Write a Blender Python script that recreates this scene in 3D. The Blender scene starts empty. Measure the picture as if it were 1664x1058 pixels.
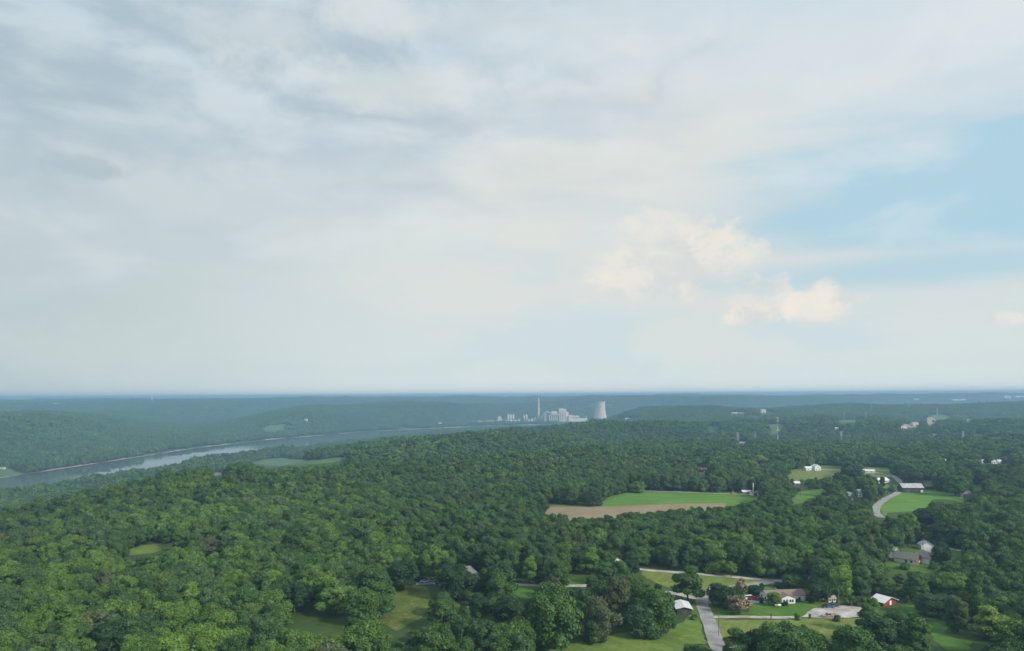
import bpy, bmesh, math, random
import numpy as np
from mathutils import Vector, Matrix
from mathutils.geometry import delaunay_2d_cdt

# ------------------------------------------------------------------ camera
F = 1150.0                 # focal length in pixels of the 1664 px wide photograph
ROLL = math.radians(0.344)
CAM_Z = 100.0
S = bpy.context.scene
COL = S.collection
cam_d = bpy.data.cameras.new('camera')
cam = bpy.data.objects.new('camera', cam_d)
COL.objects.link(cam)
cam.location = (0, 0, CAM_Z)
cam.rotation_euler = (math.pi / 2, ROLL, 0)
cam_d.sensor_width = 36.0
cam_d.lens = 36.0 * F / 1664.0
cam_d.shift_y = (642 - 529) / 1664.0
cam_d.clip_start = 1.0
cam_d.clip_end = 120000.0
S.camera = cam
S.view_settings.view_transform = 'Standard'
S.view_settings.look = 'None'
S.view_settings.exposure = 0.13
S.view_settings.gamma = 1.0
S.cycles.max_bounces = 5
S.cycles.diffuse_bounces = 2
S.cycles.transparent_max_bounces = 6
S.cycles.volume_bounces = 1

def lin(r, g, b):
    o = []
    for c in (r, g, b):
        c /= 255.0
        o.append(c / 12.92 if c <= 0.04045 else ((c + 0.055) / 1.055) ** 2.4)
    return (o[0], o[1], o[2], 1.0)

# ------------------------------------------------------------------ tiny node language
class NG:
    def __init__(s, tree):
        s.t = tree
    def put(s, sock, v):
        if isinstance(v, bpy.types.NodeSocket): s.t.links.new(v, sock)
        elif isinstance(v, (tuple, list)) and len(v) != len(sock.default_value): sock.default_value = tuple(v)[:len(sock.default_value)]
        else: sock.default_value = v
    def m(s, op, a, b=None, c=None, clamp=False):
        n = s.t.nodes.new('ShaderNodeMath'); n.operation = op; n.use_clamp = clamp
        s.put(n.inputs[0], a)
        if b is not None: s.put(n.inputs[1], b)
        if c is not None: s.put(n.inputs[2], c)
        return n.outputs[0]
    def add(s, a, b): return s.m('ADD', a, b)
    def sub(s, a, b): return s.m('SUBTRACT', a, b)
    def mul(s, a, b): return s.m('MULTIPLY', a, b)
    def ss(s, x, lo, hi, to0=0.0, to1=1.0):
        n = s.t.nodes.new('ShaderNodeMapRange'); n.interpolation_type = 'SMOOTHSTEP'
        s.put(n.inputs[0], x); n.inputs[1].default_value = lo; n.inputs[2].default_value = hi
        n.inputs[3].default_value = to0; n.inputs[4].default_value = to1
        return n.outputs[0]
    def vec(s, x, y, z):
        n = s.t.nodes.new('ShaderNodeCombineXYZ')
        s.put(n.inputs[0], x); s.put(n.inputs[1], y); s.put(n.inputs[2], z)
        return n.outputs[0]
    def noise(s, v, scale, detail=4, rough=0.55, dist=0.0):
        n = s.t.nodes.new('ShaderNodeTexNoise')
        s.put(n.inputs['Vector'], v); n.inputs['Scale'].default_value = scale
        n.inputs['Detail'].default_value = detail; n.inputs['Roughness'].default_value = rough
        n.inputs['Distortion'].default_value = dist
        return n.outputs['Fac']
    def mix(s, f, a, b, mode='MIX'):
        n = s.t.nodes.new('ShaderNodeMix'); n.data_type = 'RGBA'; n.blend_type = mode
        s.put(n.inputs['Factor'], f)
        s.put(n.inputs[6], a); s.put(n.inputs[7], b)
        return n.outputs[2]

# ------------------------------------------------------------------ world: hazy evening sky with layered cloud
SUN_EL, SUN_AZ = math.radians(31), math.radians(124)      # azimuth from +Y towards +X: behind right of the viewer
W = bpy.data.worlds.new('World'); S.world = W; W.use_nodes = True
wt = W.node_tree; wt.nodes.clear(); g = NG(wt)
tc = wt.nodes.new('ShaderNodeTexCoord'); sp = wt.nodes.new('ShaderNodeSeparateXYZ')
wt.links.new(tc.outputs['Generated'], sp.inputs[0])
X, Y, Z = sp.outputs
az = g.m('ARCTAN2', X, Y); el = g.m('ARCSINE', Z)
sky = wt.nodes.new('ShaderNodeTexSky'); sky.sky_type = 'NISHITA'; sky.sun_disc = False
sky.sun_elevation = SUN_EL; sky.sun_rotation = SUN_AZ; sky.air_density = 1.0; sky.dust_density = 1.5
def ae(u, v):
    a = (u - 832) / F; e = (642 - v) / F
    return math.atan(a), math.atan(e * math.cos(math.atan(a)))
def blob(u, v, ru, rv, nz=None, soft=0.5, amp=0.5):
    """soft ellipse of cloud round one direction of the sky; ragged by a noise"""
    a, e = ae(u, v)
    dx = g.mul(g.sub(az, a), F / ru); dy = g.mul(g.sub(el, e), F / rv)
    d = g.m('SQRT', g.add(g.mul(dx, dx), g.mul(dy, dy)))
    if nz is not None: d = g.add(d, g.mul(g.sub(nz, 0.5), amp))
    return g.ss(d, 1.0 - soft * 0.5, 1.0 + soft * 0.5, 1.0, 0.0)
pv = g.vec(az, g.mul(el, 2.6), 0.0)
n_big = g.noise(pv, 3.2, 5, 0.5, 0.2)
n_mid = g.noise(g.vec(g.add(az, 3.1), g.mul(el, 2.3), 1.7), 5.5, 6, 0.52, 0.25)
n_str = g.noise(g.vec(g.add(g.mul(az, 1.0), g.mul(el, 0.9)), g.mul(el, 4.6), 4.4), 4.2, 6, 0.55, 0.2)
n_cum = g.noise(g.vec(az, g.mul(el, 1.4), 7.7), 26.0, 6, 0.6, 0.2)
n_edge = g.noise(g.vec(az, g.mul(el, 1.3), 2.2), 13.0, 8, 0.66, 0.15)
r = wt.nodes.new('ShaderNodeValToRGB'); wt.links.new(g.m('MULTIPLY', el, 1.0 / math.radians(34), clamp=True), r.inputs[0])
stops = [(0.0, (222, 229, 225)), (0.06, (210, 219, 217)), (0.30, (206, 214, 214)), (0.5, (208, 216, 220)), (0.75, (198, 212, 222)), (1.0, (188, 204, 216))]
cr = r.color_ramp
while len(cr.elements) < len(stops): cr.elements.new(0.5)
for e_, (p_, c_) in zip(cr.elements, stops): e_.position = p_; e_.color = lin(*c_)
c = r.outputs[0]
# greyer air low on the left
c = g.mix(g.mul(g.ss(az, -0.75, -0.1, 1, 0), g.ss(el, 0.16, 0.34, 0.85, 0.25)), c, lin(173, 189, 192))
# cream light through the middle
c = g.mix(g.mul(blob(1010, 340, 420, 190, n_big, 1.3, 0.9), 0.75), c, lin(217, 218, 213))
c = g.mix(g.mul(blob(60, 260, 330, 130, n_big, 1.2, 0.9), 0.6), c, lin(193, 203, 206))
# clear blue to the right, drawn out in streaks
nish = g.mix(1.0, sky.outputs[0], (0.085, 0.085, 0.085, 1), 'MULTIPLY')
blue = g.mix(0.8, nish, lin(142, 204, 230))
bm1 = blob(1600, 300, 300, 92, n_str, 1.1, 1.9)
bm2 = blob(1430, 345, 230, 55, n_str, 1.2, 1.5)
bm3 = blob(1500, 440, 300, 26, n_str, 1.4, 1.5)
bmx = g.m('MAXIMUM', bm1, g.m('MAXIMUM', bm2, g.mul(bm3, 0.8)))
c = g.mix(g.mul(bmx, 0.62), c, blue)
c = g.mix(g.mul(g.mul(blob(1250, 500, 700, 150, n_mid, 1.4, 0.9), g.ss(n_mid, 0.45, 0.7)), 0.5), c, lin(180, 208, 220))
# darker blue grey banks, upper left
dk = g.mul(blob(200, 60, 640, 170, n_big, 1.2, 1.8), g.ss(n_mid, 0.34, 0.56))
c = g.mix(g.mul(dk, 0.72), c, lin(154, 175, 189))
dk2 = g.mul(blob(780, 230, 420, 60, n_str, 1.2, 1.4), g.ss(n_str, 0.4, 0.65))
c = g.mix(g.mul(dk2, 0.4), c, lin(185, 200, 212))
c = g.mix(g.mul(blob(140, 268, 50, 14, n_edge, 0.9, 2.6), 0.5), c, lin(158, 176, 186))
# general streaky variation
c = g.mix(g.mul(g.ss(n_str, 0.42, 0.75), g.ss(el, 0.03, 0.3, 0.08, 0.32)), c, lin(180, 200, 213))
c = g.mix(g.mul(g.ss(n_mid, 0.52, 0.75), g.ss(el, 0.03, 0.3, 0.12, 0.45)), c, lin(218, 225, 228))
for (u_, v_, ru_, rv_, k_) in ((1455, 124, 90, 14, 0.35), (1065, 72, 60, 14, 0.35), (600, 24, 70, 24, 0.5), (425, 46, 110, 34, 0.45), (640, 140, 200, 34, 0.55), (100, 575, 120, 40, 0.2), (880, 40, 240, 40, 0.35), (1500, 30, 260, 50, 0.35)):
    c = g.mix(g.mul(blob(u_, v_, ru_, rv_, n_edge, 1.5, 3.0), k_), c, lin(216, 221, 218))
# heaped clouds catching the low light
lit = g.mix(g.ss(g.noise(g.vec(g.add(az, 0.004), g.sub(g.mul(el, 1.3), 0.012), 2.2), 13.0, 8, 0.66, 0.15), 0.62, 0.40), lin(207, 209, 209), lin(236, 227, 215))
n_c2 = g.add(g.mul(n_edge, 0.75), g.mul(n_cum, 0.25))
for (u_, v_, ru_, rv_, k_) in ((1095, 432, 106, 62, 0.45), (1150, 404, 46, 34, 0.42), (1040, 465, 56, 22, 0.3), (1115, 474, 40, 15, 0.6), (1238, 486, 44, 28, 0.6), (1225, 514, 40, 16, 0.7),
                           (1335, 494, 44, 25, 0.7), (1350, 484, 24, 15, 0.5), (1632, 521, 24, 9, 0.5)):
    c = g.mix(g.mul(blob(u_, v_, ru_, rv_, n_c2, 0.6, 4.2), k_), c, lit)
# sky above the frame, and behind: plain pale cloud
bg = wt.nodes.new('ShaderNodeBackground'); wt.links.new(c, bg.inputs[0]); bg.inputs[1].default_value = 1.0
wo = wt.nodes.new('ShaderNodeOutputWorld'); wt.links.new(bg.outputs[0], wo.inputs[0])
W.cycles.sampling_method = 'MANUAL'; W.cycles.sample_map_resolution = 512

sd = bpy.data.lights.new('sun', 'SUN'); sun = bpy.data.objects.new('sun', sd); COL.objects.link(sun)
sd.energy = 3.8; sd.angle = math.radians(9); sd.color = (1.0, 0.93, 0.82)
sdir = Vector((math.sin(SUN_AZ) * math.cos(SUN_EL), math.cos(SUN_AZ) * math.cos(SUN_EL), math.sin(SUN_EL)))
sun.rotation_euler = sdir.to_track_quat('Z', 'Y').to_euler()
sun.location = (200, -200, 400)

# ------------------------------------------------------------------ lie of the land
def fbm(x, y, wl, seed, n=7):
    rs = np.random.RandomState(seed); o = 0
    for _ in range(n):
        a = rs.uniform(0, 2 * math.pi); k = 2 * math.pi / (wl * rs.uniform(0.7, 1.5)); p = rs.uniform(0, 6.28)
        o = o + np.sin((x * math.cos(a) + y * math.sin(a)) * k + p + 0.9 * np.sin((y * math.cos(a) - x * math.sin(a)) * k * 0.6 + p * 2))
    return o / n * 1.5
def sstep(x, a, b):
    t = np.clip((x - a) / (b - a), 0, 1); return t * t * (3 - 2 * t)
RIV = [(-1215, 300, 160), (-1165, 900, 160), (-1110, 1280, 165), (-1042, 1700, 172), (-1003, 2100, 192), (-945, 2600, 232), (-820, 3050, 255), (-630, 3500, 245),
       (-330, 3900, 235), (0, 4170, 230), (500, 4370, 230), (1200, 4560, 230), (2200, 4950, 230), (3500, 5700, 230), (6000, 6500, 230)]
BAY = [(-150, 3900, 330), (-20, 3100, 250), (120, 2720, 130)]
TRIB = [(-1400, 3000, 30), (-1900, 4300, 30), (-1500, 5500, 30)]
def pdist(x, y, line):
    """distance to the banks of a polyline with a half width, and the side (+ is the near, right hand side)"""
    best = np.full(np.shape(x), 1e9); side = np.ones(np.shape(x))
    for (x0, y0, w0), (x1, y1, w1) in zip(line[:-1], line[1:]):
        dx, dy = x1 - x0, y1 - y0; L2 = dx * dx + dy * dy
        t = np.clip(((x - x0) * dx + (y - y0) * dy) / L2, 0, 1)
        d = np.hypot(x - x0 - t * dx, y - y0 - t * dy) - (w0 + (w1 - w0) * t)
        s_ = np.where((x - x0) * dy - (y - y0) * dx > 0, 1.0, -1.0)
        side = np.where(d < best, s_, side); best = np.minimum(d, best)
    return best, side
WATER = -90.0
def H(x, y):
    x = np.asarray(x, float); y = np.asarray(y, float)
    D = np.hypot(x, y)
    s, side = pdist(x, y, RIV)
    near = side > 0
    roll = fbm(x, y, 2600, 3) * 13 + fbm(x, y, 900, 5) * 8 + fbm(x, y, 330, 8, 9) * 5.5
    soft = fbm(x, y, 420, 11) * 1.6
    flat = sstep(D, 700 + 350 * sstep(x, -50, 250), 1700)
    left = sstep(-x, 60, 300) * (1 - sstep(D, 900, 1500)) * sstep(D, 350, 600)
    P_near = soft * (1 - flat) + (roll * 0.8 + fbm(x, y, 800, 44, 9) * 11 + fbm(x, y, 380, 46, 9) * 6) * flat + fbm(x, y, 260, 21, 9) * 5 * left - 4 * left
    P_near = P_near + sstep(D, 2300, 7500) * 48
    P_far = 24 + sstep(D, 3200, 7500) * 34 + roll * 1.2 + fbm(x, y, 700, 47, 9) * 10
    P_far = P_far - 46 * np.exp(-((s - 1750) / 620) ** 2) * (1 - sstep(x, -300, 900))
    P = np.where(near, P_near, P_far)
    P = np.where(D > 12000, 56 + fbm(x, y, 4500, 31) * 9, P)
    f0 = np.where(near, 110 + 170 * sstep(y, 1700, 2100) * (1 - sstep(y, 2700, 3000)), 70 + 450 * sstep(x, -500, 0) * (1 - sstep(x, 900, 1500)))
    wd = np.where(near, 640 + 120 * sstep(y, 1400, 1900) * (1 - sstep(y, 2600, 3200)), 520) + fbm(x, y, 700, 14) * 110
    low = WATER + 2.2 + np.clip(s, 0, 400) * 0.012
    z = low + (P - low) * sstep(s, f0, f0 + wd)
    b, _ = pdist(x, y, BAY)
    zb = -84 + (z + 84) * sstep(b, 0, 520)
    z = np.where(near, np.minimum(z, zb), z)
    t_, _ = pdist(x, y, TRIB)
    z = np.where(~near, np.minimum(z, -70 + (z + 70) * sstep(t_, -60, 620)), z)
    # crest of the wooded hill ahead
    z = z + 19 * np.exp(-(((x - 190) / 260) ** 2 + ((y - 1930) / 230) ** 2)) + 5 * np.exp(-(((x - 700) / 500) ** 2 + ((y - 2300) / 250) ** 2)) + 16 * np.exp(-(((x - 620) / 230) ** 2 + ((y - 3500) / 260) ** 2))
    # spurs and hollows of the hill country
    G = lambda q, c, w: np.exp(-((q - c) / w) ** 2)
    fw = sstep(s, 120, 420)
    lf = sstep(-x, 60, 220)
    z = z + fw * lf * (13 * G(y, 720, 110) - 33 * G(y, 1020, 150))
    wob = fbm(x, y, 600, 77) * 60
    q1 = (y - 0.73 * x) + wob
    z = z + fw * sstep(x, -700, -400) * (1 - sstep(x, 60, 260)) * (-32 * G(q1, 1120, 90) + 10 * G(q1, 930, 80) + 14 * G(q1, 1340, 90) - 30 * G(q1, 1600, 120) - 10 * G(q1, 1850, 160))
    rt = sstep(x, 40, 260) * near; q2 = y - 0.12 * x + fbm(x, y, 1100, 78) * 110; rt2 = sstep(x, 350, 650) * near; rt3 = sstep(x, 800, 1300) * near
    z = z + rt * (-27 * G(q2, 1430, 120) + 10 * G(q2, 1720, 110) - 18 * G(q2, 2080, 110)) + rt2 * (-24 * G(q2, 2480, 230) + 13 * G(q2, 3150, 250)) + rt3 * (-42 * G(q2, 3950, 330) + 20 * G(q2, 4900, 380) - 34 * G(q2, 6200, 500))
    bank = np.clip(s / 14.0, -1, 1)
    z = np.where(s < 14, WATER - 0.2 + 2.4 * bank + np.where(s < -14, np.maximum(s + 14, -40) * 0.05, 0), z)
    return z
def h1(x, y): return float(H(np.array([x]), np.array([y]))[0])
_R = np.array([math.cos(ROLL), 0, -math.sin(ROLL)]); _U = np.array([math.sin(ROLL), 0, math.cos(ROLL)])
def project(x, y, z):
    """world points -> pixels of the photograph (used to find what a spot of ground is)"""
    a = (x * _R[0] + (z - CAM_Z) * _R[2]) / y; e = (x * _U[0] + (z - CAM_Z) * _U[2]) / y
    return 832 + F * a, 642 - F * e
_T = np.concatenate([np.arange(150, 1500, 1.5), 1500 * 1.0015 ** np.arange(0, 2150)])
def at(u, v):
    """the spot of ground seen at a pixel"""
    a = (u - 832) / F; e = (642 - v) / F
    d = a * _R + e * _U
    x = _T * d[0]; z = CAM_Z + _T * d[2]
    hit = np.nonzero(z < H(x, _T))[0]
    i = hit[0] if len(hit) else len(_T) - 1
    return float(x[i]), float(_T[i])

# ------------------------------------------------------------------ materials
MATS = {}
def mat(name, col, rough=0.8, var=0.12, scale=0.6, metal=0.0, spec=0.3, col2=None, bump=0.0, stretch=None):
    if name in MATS: return MATS[name]
    m = bpy.data.materials.new(name); m.use_nodes = True; t = m.node_tree; q = NG(t)
    b = t.nodes['Principled BSDF']
    tcn = t.nodes.new('ShaderNodeTexCoord'); v = tcn.outputs['Object']
    if stretch:
        mp = t.nodes.new('ShaderNodeMapping'); mp.inputs['Scale'].default_value = stretch; t.links.new(v, mp.inputs[0]); v = mp.outputs[0]
    n = q.noise(v, scale, 5, 0.6)
    c2 = col2 if col2 else tuple(x * (1 - var * 2.2) for x in col[:3]) + (1,)
    c1 = tuple(min(1, x * (1 + var * 0.8)) for x in col[:3]) + (1,)
    cc = q.mix(q.ss(n, 0.35, 0.68), c2, c1)
    t.links.new(cc, b.inputs['Base Color'])
    b.inputs['Roughness'].default_value = rough; b.inputs['Metallic'].default_value = metal
    b.inputs['Specular IOR Level'].default_value = spec
    if bump:
        bp = t.nodes.new('ShaderNodeBump'); bp.inputs['Strength'].default_value = bump; t.links.new(n, bp.inputs['Height']); t.links.new(bp.outputs[0], b.inputs['Normal'])
    MATS[name] = m; return m

def leaf_material(name, boost=1.5):
    """foliage: the tone of each tree comes from its own 'leaf' attribute"""
    m = bpy.data.materials.new(name); m.use_nodes = True; t = m.node_tree; q = NG(t)
    for n in list(t.nodes): t.nodes.remove(n)
    at_ = t.nodes.new('ShaderNodeAttribute'); at_.attribute_type = 'INSTANCER'; at_.attribute_name = 'leaf'
    geo = t.nodes.new('ShaderNodeNewGeometry'); tcn = t.nodes.new('ShaderNodeTexCoord')
    k = q.m('MULTIPLY_ADD', geo.outputs['Random Per Island'], 0.5, 0.75)
    n = q.noise(tcn.outputs['Object'], 0.35, 3)
    k = q.mul(k, q.ss(n, 0.3, 0.7, 0.85, 1.18))
    kk = q.mul(k, boost)
    cc = q.mix(1.0, at_.outputs['Color'], q.vec(kk, kk, q.mul(kk, 0.95)), 'MULTIPLY')
    d = t.nodes.new('ShaderNodeBsdfDiffuse'); t.links.new(cc, d.inputs[0])
    tr = t.nodes.new('ShaderNodeBsdfTranslucent'); t.links.new(q.mix(1.0, cc, (1.1, 1.25, 0.6, 1), 'MULTIPLY'), tr.inputs[0])
    gl = t.nodes.new('ShaderNodeBsdfGlossy'); gl.inputs['Roughness'].default_value = 0.55; gl.inputs[0].default_value = (0.8, 0.85, 0.8, 1)
    a = t.nodes.new('ShaderNodeMixShader'); a.inputs[0].default_value = 0.22; t.links.new(d.outputs[0], a.inputs[1]); t.links.new(tr.outputs[0], a.inputs[2])
    b = t.nodes.new('ShaderNodeMixShader'); b.inputs[0].default_value = 0.02; t.links.new(a.outputs[0], b.inputs[1]); t.links.new(gl.outputs[0], b.inputs[2])
    o = t.nodes.new('ShaderNodeOutputMaterial'); t.links.new(b.outputs[0], o.inputs[0])
    return m
M_LEAF = leaf_material('foliage')
M_BARK = mat('bark', (0.11, 0.09, 0.07, 1), 0.95, 0.2, 2.0)

def ground_material():
    m = bpy.data.materials.new('ground_cover'); m.use_nodes = True; t = m.node_tree; q = NG(t); b = t.nodes['Principled BSDF']
    geo = t.nodes.new('ShaderNodeNewGeometry'); P = geo.outputs['Position']; s_ = t.nodes.new('ShaderNodeSeparateXYZ'); t.links.new(P, s_.inputs[0])
    n1 = q.noise(P, 0.03, 5); n2 = q.noise(P, 0.35, 4); n3 = q.noise(P, 0.0045, 4, 0.5)
    near = q.mix(q.ss(n1, 0.35, 0.65), (0.042, 0.080, 0.020, 1), (0.075, 0.120, 0.030, 1))
    near = q.mix(q.mul(n2, 0.4), near, (0.055, 0.075, 0.025, 1))
    # far off: woods with cleared fields between
    vo = t.nodes.new('ShaderNodeTexVoronoi'); vo.inputs['Scale'].default_value = 0.0035; t.links.new(P, vo.inputs['Vector'])
    fld = q.mul(q.ss(n3, 0.50, 0.56), q.ss(q.m('FRACT', q.mul(vo.outputs['Color'], 7.3)), 0.55, 0.6))
    dist = q.m('SQRT', q.add(q.mul(s_.outputs[0], s_.outputs[0]), q.mul(s_.outputs[1], s_.outputs[1])))
    farc = q.mix(q.ss(n2, 0.3, 0.7), (0.018, 0.036, 0.016, 1), (0.035, 0.060, 0.022, 1))
    farc = q.mix(fld, farc, q.mix(vo.outputs['Color'], (0.13, 0.19, 0.06, 1), (0.26, 0.24, 0.12, 1)))
    c_ = q.mix(q.ss(dist, 8500, 9500), near, farc)
    # pale silt along the water line
    nz = q.add(s_.outputs[2], q.mul(q.sub(q.noise(P, 0.006, 4), 0.38), 13.0))
    silt = q.mul(q.ss(nz, WATER + 1.6, WATER + 2.6, 1, 0), q.ss(s_.outputs[2], WATER + 2.2, WATER + 2.8, 1, 0))
    c_ = q.mix(silt, c_, q.mix(n2, (0.30, 0.24, 0.17, 1), (0.42, 0.36, 0.27, 1)))
    t.links.new(c_, b.inputs['Base Color']); b.inputs['Roughness'].default_value = 0.95; b.inputs['Specular IOR Level'].default_value = 0.1
    bp = t.nodes.new('ShaderNodeBump'); bp.inputs['Strength'].default_value = 1.0; bp.inputs['Distance'].default_value = 10.0
    nb = q.noise(P, 0.035, 3); t.links.new(q.mul(nb, q.ss(dist, 8000, 9500)), bp.inputs['Height']); t.links.new(bp.outputs[0], b.inputs['Normal'])
    return m

def grass(name, c1, c2, c3, s1=0.05, s2=0.5, mow=0.0, ang=0.0):
    m = bpy.data.materials.new(name); m.use_nodes = True; t = m.node_tree; q = NG(t); b = t.nodes['Principled BSDF']
    geo = t.nodes.new('ShaderNodeNewGeometry'); P = geo.outputs['Position']
    n1 = q.noise(P, s1, 5, 0.6, 0.5); n2 = q.noise(P, s2, 5, 0.65); n3 = q.noise(P, s1 * 3.3, 3)
    c_ = q.mix(q.ss(n1, 0.36, 0.64), c1, c2)
    c_ = q.mix(q.ss(n3, 0.52, 0.72), c_, c3)
    c_ = q.mix(q.mul(q.ss(n2, 0.35, 0.7), 0.5), c_, tuple(x * 0.72 for x in c1[:3]) + (1,))
    if mow:
        mp = t.nodes.new('ShaderNodeMapping'); mp.inputs['Rotation'].default_value = (0, 0, ang); t.links.new(P, mp.inputs[0])
        wv = t.nodes.new('ShaderNodeTexWave'); wv.inputs['Scale'].default_value = mow; wv.inputs['Distortion'].default_value = 3.5; wv.inputs['Detail'].default_value = 2; wv.inputs['Detail Scale'].default_value = 0.3
        t.links.new(mp.outputs[0], wv.inputs['Vector'])
        c_ = q.mix(q.mul(q.ss(wv.outputs['Fac'], 0.6, 0.95), 0.12), c_, tuple(min(1, x * 1.5) for x in c2[:3]) + (1,))
    t.links.new(c_, b.inputs['Base Color']); b.inputs['Roughness'].default_value = 0.95; b.inputs['Specular IOR Level'].default_value = 0.1
    bp = t.nodes.new('ShaderNodeBump'); bp.inputs['Strength'].default_value = 0.6; bp.inputs['Distance'].default_value = 0.4
    t.links.new(n2, bp.inputs['Height']); t.links.new(bp.outputs[0], b.inputs['Normal'])
    return m
G_LAWN = grass('lawn_grass', (0.072, 0.16, 0.022, 1), (0.095, 0.20, 0.03, 1), (0.14, 0.215, 0.045, 1))
G_MEADOW = grass('meadow_grass', (0.14, 0.19, 0.04, 1), (0.19, 0.23, 0.058, 1), (0.235, 0.245, 0.085, 1), mow=0.05, ang=0.5)
G_HAY = grass('hayfield_grass', (0.12, 0.19, 0.032, 1), (0.17, 0.24, 0.05, 1), (0.22, 0.25, 0.08, 1), mow=0.045, ang=2.5)
G_WILD = grass('rough_grass', (0.09, 0.135, 0.025, 1), (0.14, 0.165, 0.04, 1), (0.24, 0.22, 0.075, 1), s1=0.12)
G_OLIVE = grass('olive_grass', (0.045, 0.08, 0.016, 1), (0.065, 0.10, 0.022, 1), (0.085, 0.115, 0.03, 1))  # darker olive green grass
G_CROP = grass('green_crop', (0.095, 0.20, 0.026, 1), (0.12, 0.24, 0.036, 1), (0.165, 0.26, 0.055, 1), s1=0.02, mow=0.02, ang=1.4)
G_FLOOD = grass('bottomland_grass', (0.08, 0.15, 0.05, 1), (0.11, 0.19, 0.06, 1), (0.14, 0.2, 0.08, 1), s1=0.02)
M_SOIL = grass('ploughed_soil', (0.27, 0.20, 0.125, 1), (0.33, 0.25, 0.16, 1), (0.30, 0.245, 0.14, 1), s1=0.03)
M_SCAR = grass('bare_earth', (0.33, 0.25, 0.17, 1), (0.42, 0.33, 0.23, 1), (0.28, 0.24, 0.15, 1), s1=0.03)
M_ROAD = mat('lane_chipseal', (0.34, 0.32, 0.31, 1), 0.9, 0.13, 0.12, bump=0.2)
M_GRAVEL = mat('gravel', (0.49, 0.45, 0.41, 1), 0.95, 0.16, 0.15, bump=0.2)

# ------------------------------------------------------------------ mesh helpers
class MB:
    def __init__(s): s.v = []; s.f = []
    def add(s, vs, fs):
        o = len(s.v); s.v += [tuple(p) for p in vs]; s.f += [tuple(i + o for i in f) for f in fs]
    def box(s, c, d, rz=0.0):
        hx, hy, hz = d[0] / 2, d[1] / 2, d[2] / 2; cs, sn = math.cos(rz), math.sin(rz); vs = []
        for z in (-hz, hz):
            for (x, y) in ((-hx, -hy), (hx, -hy), (hx, hy), (-hx, hy)):
                vs.append((c[0] + x * cs - y * sn, c[1] + x * sn + y * cs, c[2] + z))
        s.add(vs, [(3, 2, 1, 0), (4, 5, 6, 7), (0, 1, 5, 4), (1, 2, 6, 5), (2, 3, 7, 6), (3, 0, 4, 7)])
    def prism(s, prof, y0, y1, axis='y'):
        """profile of (a, z) pairs swept along y (or along x)"""
        n = len(prof); f = (lambda a, w, z: (a, w, z)) if axis == 'y' else (lambda a, w, z: (w, a, z))
        vs = [f(a, y0, z) for a, z in prof] + [f(a, y1, z) for a, z in prof]
        s.add(vs, [tuple(range(n))[::-1], tuple(range(n, 2 * n))] + [(i, (i + 1) % n, n + (i + 1) % n, n + i) for i in range(n)])
    def tube(s, p, q, r0, r1=None, n=8):
        r1 = r0 if r1 is None else r1; p = Vector(p); q = Vector(q); a = (q - p).normalized()
        u = a.orthogonal().normalized(); w = a.cross(u); vs = []
        for c, r_ in ((p, r0), (q, r1)):
            for i in range(n):
                t = 2 * math.pi * i / n; vs.append(c + u * (r_ * math.cos(t)) + w * (r_ * math.sin(t)))
        s.add(vs, [(i, (i + 1) % n, n + (i + 1) % n, n + i) for i in range(n)] + [tuple(range(n))[::-1], tuple(range(n, 2 * n))])
    def lathe(s, prof, n=24, c=(0, 0), caps=True):
        vs = []
        for r_, z in prof:
            for i in range(n):
                t = 2 * math.pi * i / n; vs.append((c[0] + r_ * math.cos(t), c[1] + r_ * math.sin(t), z))
        fs = [(k * n + i, k * n + (i + 1) % n, (k + 1) * n + (i + 1) % n, (k + 1) * n + i) for k in range(len(prof) - 1) for i in range(n)]
        if caps: fs += [tuple(range(n))[::-1], tuple(range((len(prof) - 1) * n, len(prof) * n))]
        s.add(vs, fs)
    def mesh(s, name, m, smooth=False):
        me = bpy.data.meshes.new(name); me.from_pydata(s.v, [], s.f); me.materials.append(m)
        if smooth: me.polygons.foreach_set('use_smooth', [True] * len(me.polygons))
        me.update(); return me
    def build(s, name, m, parent=None, smooth=False, loc=None):
        o = bpy.data.objects.new(name, s.mesh(name, m, smooth)); COL.objects.link(o)
        if parent: o.parent = parent
        if loc: o.location = loc
        return o
def np_mesh(name, V, Q, m, smooth=False):
    me = bpy.data.meshes.new(name); V = np.asarray(V, np.float32); Q = np.asarray(Q, np.int32); k = Q.shape[1]
    me.vertices.add(len(V)); me.vertices.foreach_set('co', V.ravel())
    me.loops.add(Q.size); me.loops.foreach_set('vertex_index', Q.ravel())
    me.polygons.add(len(Q)); me.polygons.foreach_set('loop_start', np.arange(0, Q.size, k, dtype=np.int32))
    me.polygons.foreach_set('loop_total', np.full(len(Q), k, np.int32))
    if smooth: me.polygons.foreach_set('use_smooth', np.ones(len(Q), bool))
    me.update(calc_edges=True); me.materials.append(m); return me
def thing(name, label, cat, loc=(0, 0, 0), rz=0.0, group=None):
    o = bpy.data.objects.new(name, None); COL.objects.link(o); o.empty_display_size = 1.0
    o.location = loc; o.rotation_euler = (0, 0, rz); o['label'] = label; o['category'] = cat
    if group: o['group'] = group
    return o
def tag(o, label, cat, group=None):
    o['label'] = label; o['category'] = cat
    if group: o['group'] = group
    return o
def structure(name, me):
    o = bpy.data.objects.new(name, me); COL.objects.link(o); o['kind'] = 'structure'; return o
def copy_tree(o, parent=None):
    c_ = o.copy(); COL.objects.link(c_); c_.parent = parent
    for ch in o.children: copy_tree(ch, c_)
    return c_

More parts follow.
